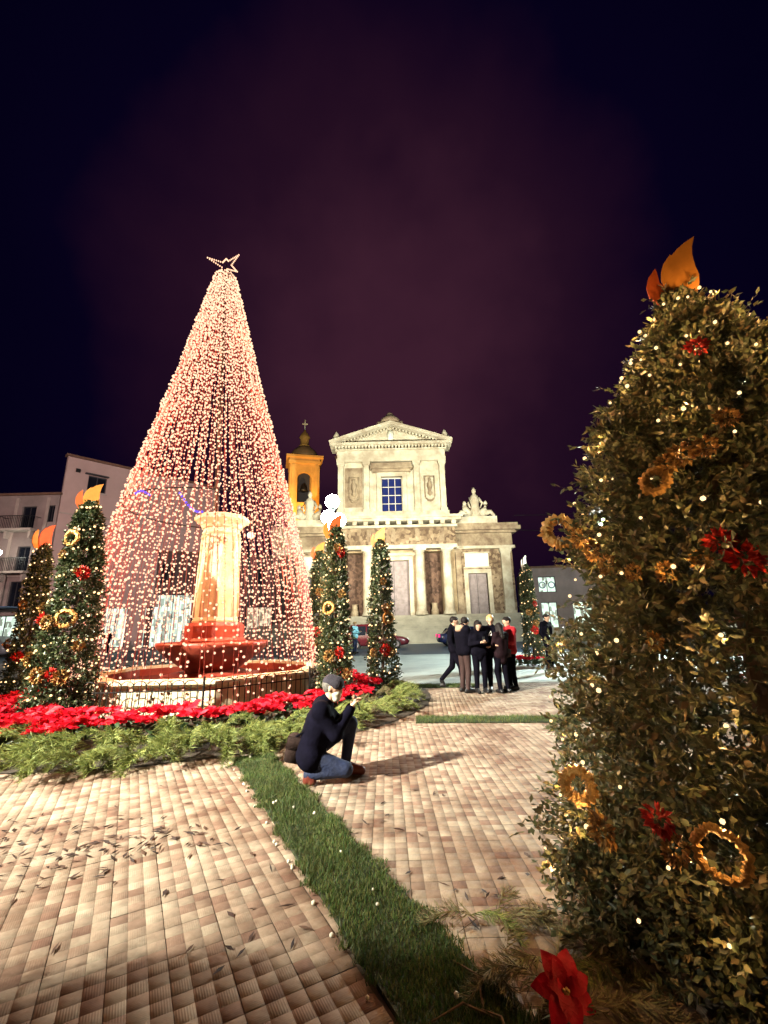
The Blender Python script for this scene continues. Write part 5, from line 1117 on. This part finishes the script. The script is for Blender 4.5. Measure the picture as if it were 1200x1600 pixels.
def person(loc, rz, label, pose=None, jacket='black', trousers='black', shoes='blackshoe', hair='hairdark', longhair=False, coat=0.0, face=(0, -1, 0), sc_=1.0, res=0.02, group=None, extra=None, bulk=0.0, sleeves=None):
    J = dict(STAND); J.update(pose or {}); J = {k: V3(v) for k, v in J.items()}
    t = empty('person', loc, rz, label, 'person', group); t.scale = (sc_,) * 3
    lat = (J['sr'] - J['sl']); lat /= np.linalg.norm(lat); hlat = (J['hr'] - J['hl']); hlat /= np.linalg.norm(hlat)
    def torso(o): return [(J['hl'], J['hr'], .10 + o, .10 + o)] + [(J['pel'] + s_ * .05 * hlat, J['che'] + s_ * .075 * lat, .105 + o, .115 + o) for s_ in (-1, 1)] + [(J['sl'], J['sr'], .06 + o, .06 + o), (J['che'], J['nec'], .09 + o, .055 + o * .6)]
    def arms(o): return [q for s_ in 'lr' for q in ((J['s' + s_], J['e' + s_], .055 + o, .043 + o), (J['e' + s_], J['w' + s_], .043 + o, .030 + o))]
    def legs(o): return [q for s_ in 'lr' for q in ((J['h' + s_], J['k' + s_], .088 + o, .058 + o), (J['k' + s_], J['a' + s_], .058 + o, .04 + o))]
    f = V3(face); f /= np.linalg.norm(f); Hd = J['hed']; u = Hd - J['nec']; u /= np.linalg.norm(u); u = u - f * (u @ f); u /= np.linalg.norm(u); sx = np.cross(f, u)
    head = [(Hd - .022 * f + .03 * u, Hd + .022 * f + .03 * u, .083, .078), (Hd + .02 * f - .02 * u, Hd + .05 * f - .082 * u, .062, .032), (Hd + .085 * f + .02 * u, Hd + .105 * f - .018 * u, .010, .014),
            (Hd + .078 * f - .055 * u + .015 * sx, Hd + .078 * f - .055 * u - .015 * sx, .009, .009), (Hd + .03 * sx + .072 * f + .035 * u, Hd - .03 * sx + .072 * f + .035 * u, .014, .014)] + \
           [(Hd + s_ * .083 * sx + .02 * u, Hd + s_ * .085 * sx - .015 * u, .014, .010) for s_ in (-1, 1)] + [(J['nec'] - .02 * u, Hd - .03 * u, .058, .055)]
    body = head + torso(-.03) + arms(-.014) + legs(-.02) + [(J['w' + s_], J['w' + s_] + (J['w' + s_] - J['e' + s_]) * .12, .024, .022) for s_ in 'lr']
    objm('body', sdf_mesh('body', body, M['skin'], min(res, 0.016), 0.022), t)
    ey = [tuple(Hd + .074 * f + s_ * .031 * sx + .012 * u) for s_ in (-1, 1)]
    objm('eyes', bulbs_mesh('eyes', ey, 0.011, M['hairdark']), t)
    jp = torso(.022 + bulk) + arms(.014 + bulk * .6)
    if coat: jp += [(J['pel'], J['pel'] - V3((0, 0, coat)), .125 + bulk, .115 + bulk)]
    jp += [(J['nec'] - .015 * u, J['nec'] + .03 * u, .068, .062)]
    objm('jacket', sdf_mesh('jacket', jp, M[jacket], res, 0.035), t)
    objm('trousers', sdf_mesh('trousers', [(J['hl'], J['hr'], .108, .108)] + legs(.012), M[trousers], res, 0.02), t)
    for s_ in 'lr':
        a, to = J['a' + s_], J['t' + s_]; d = to - a; he = a - d * .28; he[2] = to[2] if abs(a[2] - to[2]) < .2 else he[2]
        objm('shoe', sdf_mesh('shoe', [(he, to, .044, .042), (a, a + (he - a) * .3, .05, .045), (a + (to - a) * .3, to, .046, .036)], M[shoes], 0.013, 0.02, None, 0.004), t)
        wdir = J['w' + s_] - J['e' + s_]; wdir /= np.linalg.norm(wdir)
        qd = Vector((0, 0, -1)).rotation_difference(Vector(wdir))
        h = objm('hand', HAND, t, Vector(J['w' + s_] + wdir * .025)); h.rotation_euler = qd.to_euler()
        if s_ == 'r': h.scale = (-1, 1, 1)
    if hair:
        hp = [(Hd - .03 * f + .04 * u, Hd + .01 * f + .05 * u, .094, .084)]
        if longhair: hp += [(Hd - .05 * f, J['nec'] - .07 * f - .12 * u, .075, .06)] + [(Hd + s_ * .07 * sx + .02 * u, J['nec'] + s_ * .075 * sx - .1 * u + .02 * f, .035, .03) for s_ in (-1, 1)]
        objm('hair', sdf_mesh('hair', hp, M[hair], 0.014, 0.03, [(Hd + .10 * f - .02 * u, Hd + .11 * f - .1 * u, .082, .07), (Hd + .12 * f + .02 * u, Hd + .12 * f, .055, .06)]), t)
    if extra: extra(t, J, f, u, sx, Hd)
    return t
# the crouching man (faces +x in the picture)
CR = dict(pel=(-.17, 0, .27), che=(-.07, 0, .55), nec=(-.01, 0, .73), hed=(.06, -.01, .865), sl=(-.07, .17, .68), sr=(-.05, -.18, .68), el=(.14, .20, .47), er=(.10, -.20, .46), wl=(.25, .07, .66), wr=(.24, -.07, .66),
          hl=(-.16, .1, .25), hr=(-.15, -.1, .24), kl=(.25, .13, .50), kr=(.20, -.14, .13), al=(.19, .13, .10), ar=(-.17, -.13, .09), tl=(.36, .11, .045), tr=(-.13, -.14, .04))
def man_extra(t, J, f, u, sx, Hd):
    cap = [(Hd - .03 * f + .06 * u, Hd + .03 * f + .055 * u, .092, .086)]
    c = objm('flat_cap', sdf_mesh('flat_cap', cap, M['cap'], 0.011, 0.02, [(Hd + .02 * f - .065 * u, Hd + .0 * f - .065 * u, .098, .1)]), t)
    bp_ = [(Hd + .085 * f + .045 * u - .045 * sx, Hd + .085 * f + .045 * u + .045 * sx, .014, .014), (Hd + .12 * f + .036 * u - .03 * sx, Hd + .12 * f + .036 * u + .03 * sx, .009, .009)]
    objm('brim', sdf_mesh('brim', bp_, M['cap'], 0.008, 0.03), c)
    mp = [(Hd + .045 * f - .045 * u, Hd + .052 * f - .078 * u, .062, .046)]
    objm('face_mask', sdf_mesh('face_mask', mp, M['mask'], 0.009, 0.02, [(Hd - .09 * f - .02 * u, Hd - .09 * f - .08 * u, .1, .1)]), t)
cm = person((-.65, 4.98, 0), A(4), 'man in dark jacket and grey flat cap crouching on the tiles by the grass strip', CR, 'navy', 'jeans', 'shoe', 'hairgrey', False, 0.0, (1, -.35, -.12), 1.0, 0.014, None, man_extra, 0.016)
bg_ = tag(MB().bevbox(-.10, .10, -.07, .07, -.15, .11, 0.035).build('shoulder_bag', M['bagcloth'], None, True, (-.95, 4.93, .34), (0.1, 0.2, A(4))), 'dark shoulder bag hanging at the back of the crouching man', 'bag')
MB().bevbox(-.102, .102, -.078, -.066, -.02, .10, 0.008).build('flap', M['bagcloth'], bg_, True)
MB().tube([(-.02, -.06, .1), (.1, -.12, .22), (.22, -.13, .34)], 0.012, 6).build('strap', M['black'], bg_)
ph = tag(MB().bevbox(-.006, .006, -.04, .04, -.075, .075, 0.003).build('phone', M['phone'], None, loc=(-.325, 5.0, .725), rot=(0, -0.3, A(4))), 'dark phone held up in the hands of the crouching man', 'phone')
G = 'people standing together on the paving'
def hood_x(t, J, f, u, sx, Hd):
    objm('hood', sdf_mesh('hood', [(J['nec'] + V3((-.09, .06, .0)), J['nec'] + V3((.09, .06, .0)), .055, .055), (J['nec'] + V3((-.05, .10, -.06)), J['nec'] + V3((.05, .10, -.06)), .05, .05)], M['furtrim'], 0.015, 0.03), t)
def bag_x(t, J, f, u, sx, Hd):
    MB().tube([(.12, .12, 1.42), (.02, -.16, 1.25), (-.14, -.14, 1.02)], 0.014, 6).build('bag_strap', M['brown'], t, True)
    MB().bevbox(-.30, -.14, -.16, .06, .84, 1.04, .02).build('handbag', M['brown'], t, True)
def phone_x(t, J, f, u, sx, Hd):
    MB().bevbox(-.035, .035, -.40, -.39, 1.17, 1.30, .003).build('phone', M['phone'], t); MB().box(-.03, .03, -.389, -.386, 1.18, 1.29).build('phone_screen', M['screen'], t)
hold = dict(el=(-.22, -.06, 1.12), er=(.22, -.06, 1.12), wl=(-.07, -.28, 1.16), wr=(.07, -.28, 1.16))
person((1.66, 11.35, 0), A(75), 'person in black walking at the left end of the standing group', dict(kl=(-.1, -.16, .5), al=(-.1, -.18, .09), tl=(-.1, -.35, .05), kr=(.1, .08, .5), ar=(.1, .36, .2), tr=(.11, .3, .06), hed=(0, -.05, 1.58)), 'black', 'black', 'blackshoe', 'hairdark', group=G, face=(0, -1, -.2))
person((1.80, 10.72, 0), A(118), 'person with pale hood trim and brown trousers, back to us, in the group', dict(hold, hed=(0.02, -.10, 1.55), al=(-.14, .06, .09), tl=(-.17, -.1, .045)), 'black', 'brown', 'blackshoe', 'hairdark', group=G, face=(.3, -1, -.4), bulk=0.02, extra=hood_x)
person((2.12, 10.55, 0), A(8), 'long haired woman in black facing us with hands together in the group', dict(hold, hed=(0, -.06, 1.55)), 'black', 'black', 'blackshoe', 'hairdark', True, 0.12, (0, -1, -.45), 0.95, group=G, extra=phone_x)
def print_x(t, J, f, u, sx, Hd):
    mb = MB()
    for pts in (((-.09, 1.22), (-.01, 1.34), (.03, 1.2)), ((-.06, 1.25), (.04, 1.26))): mb.tube([(x, -.158, z) for x, z in pts], 0.011, 5)
    mb.build('chest_print', M['white'], t)
    MB().tube([(-.16, -.17, 1.0), (0.02, -.2, 1.06), (.16, -.15, 1.12)], 0.016, 6).build('belt', M['white'], t)
person((2.48, 10.75, 0), A(-12), 'blond person in black top with white chest print in the group', dict(wl=(-.12, -.22, 1.02), wr=(.14, -.22, 1.04)), 'black', 'black', 'blackshoe', 'hairblond', False, 0.05, (0, -1, -.3), 1.0, group=G, extra=print_x)
person((2.62, 10.5, 0), A(-150), 'short person in dark coat with a bag, back to us, in the group', dict(hold, hed=(-.03, -.05, 1.57), kr=(.1, -.1, .5), ar=(.14, .02, .09)), 'burgundy', 'black', 'blackshoe', 'hairdark', True, 0.16, (-.2, -1, -.2), 0.9, group=G, extra=bag_x)
person((2.93, 10.95, 0), A(-70), 'person in red jacket at the right end of the standing group', dict(hold), 'redcloth', 'black', 'blackshoe', 'hairdark', False, 0.0, (0, -1, -.2), 0.97, group=G, bulk=0.01)
person((5.35, 15.1, 0), A(35), 'person in long black coat standing alone by the far topiary', dict(hed=(0, -.04, 1.58)), 'black', 'black', 'blackshoe', 'hairdark', False, 0.35, (0, -1, -.2), 1.05)
person((-1.95, 27.6, -0.04), A(60), 'man in pale blue jacket and blue jeans standing in the road', dict(hold), 'aqua', 'jeans', 'blackshoe', 'hairblond', False, 0.0, (0, -1, -.2), 1.08, bulk=0.02)
person((-20.6, 33.3, -0.04), A(20), 'dark clad passer-by in front of the lit shop left of the tree', dict(hold), 'navy', 'black', 'blackshoe', 'hairdark', False, 0.1, (0, -1, 0), 1.05)
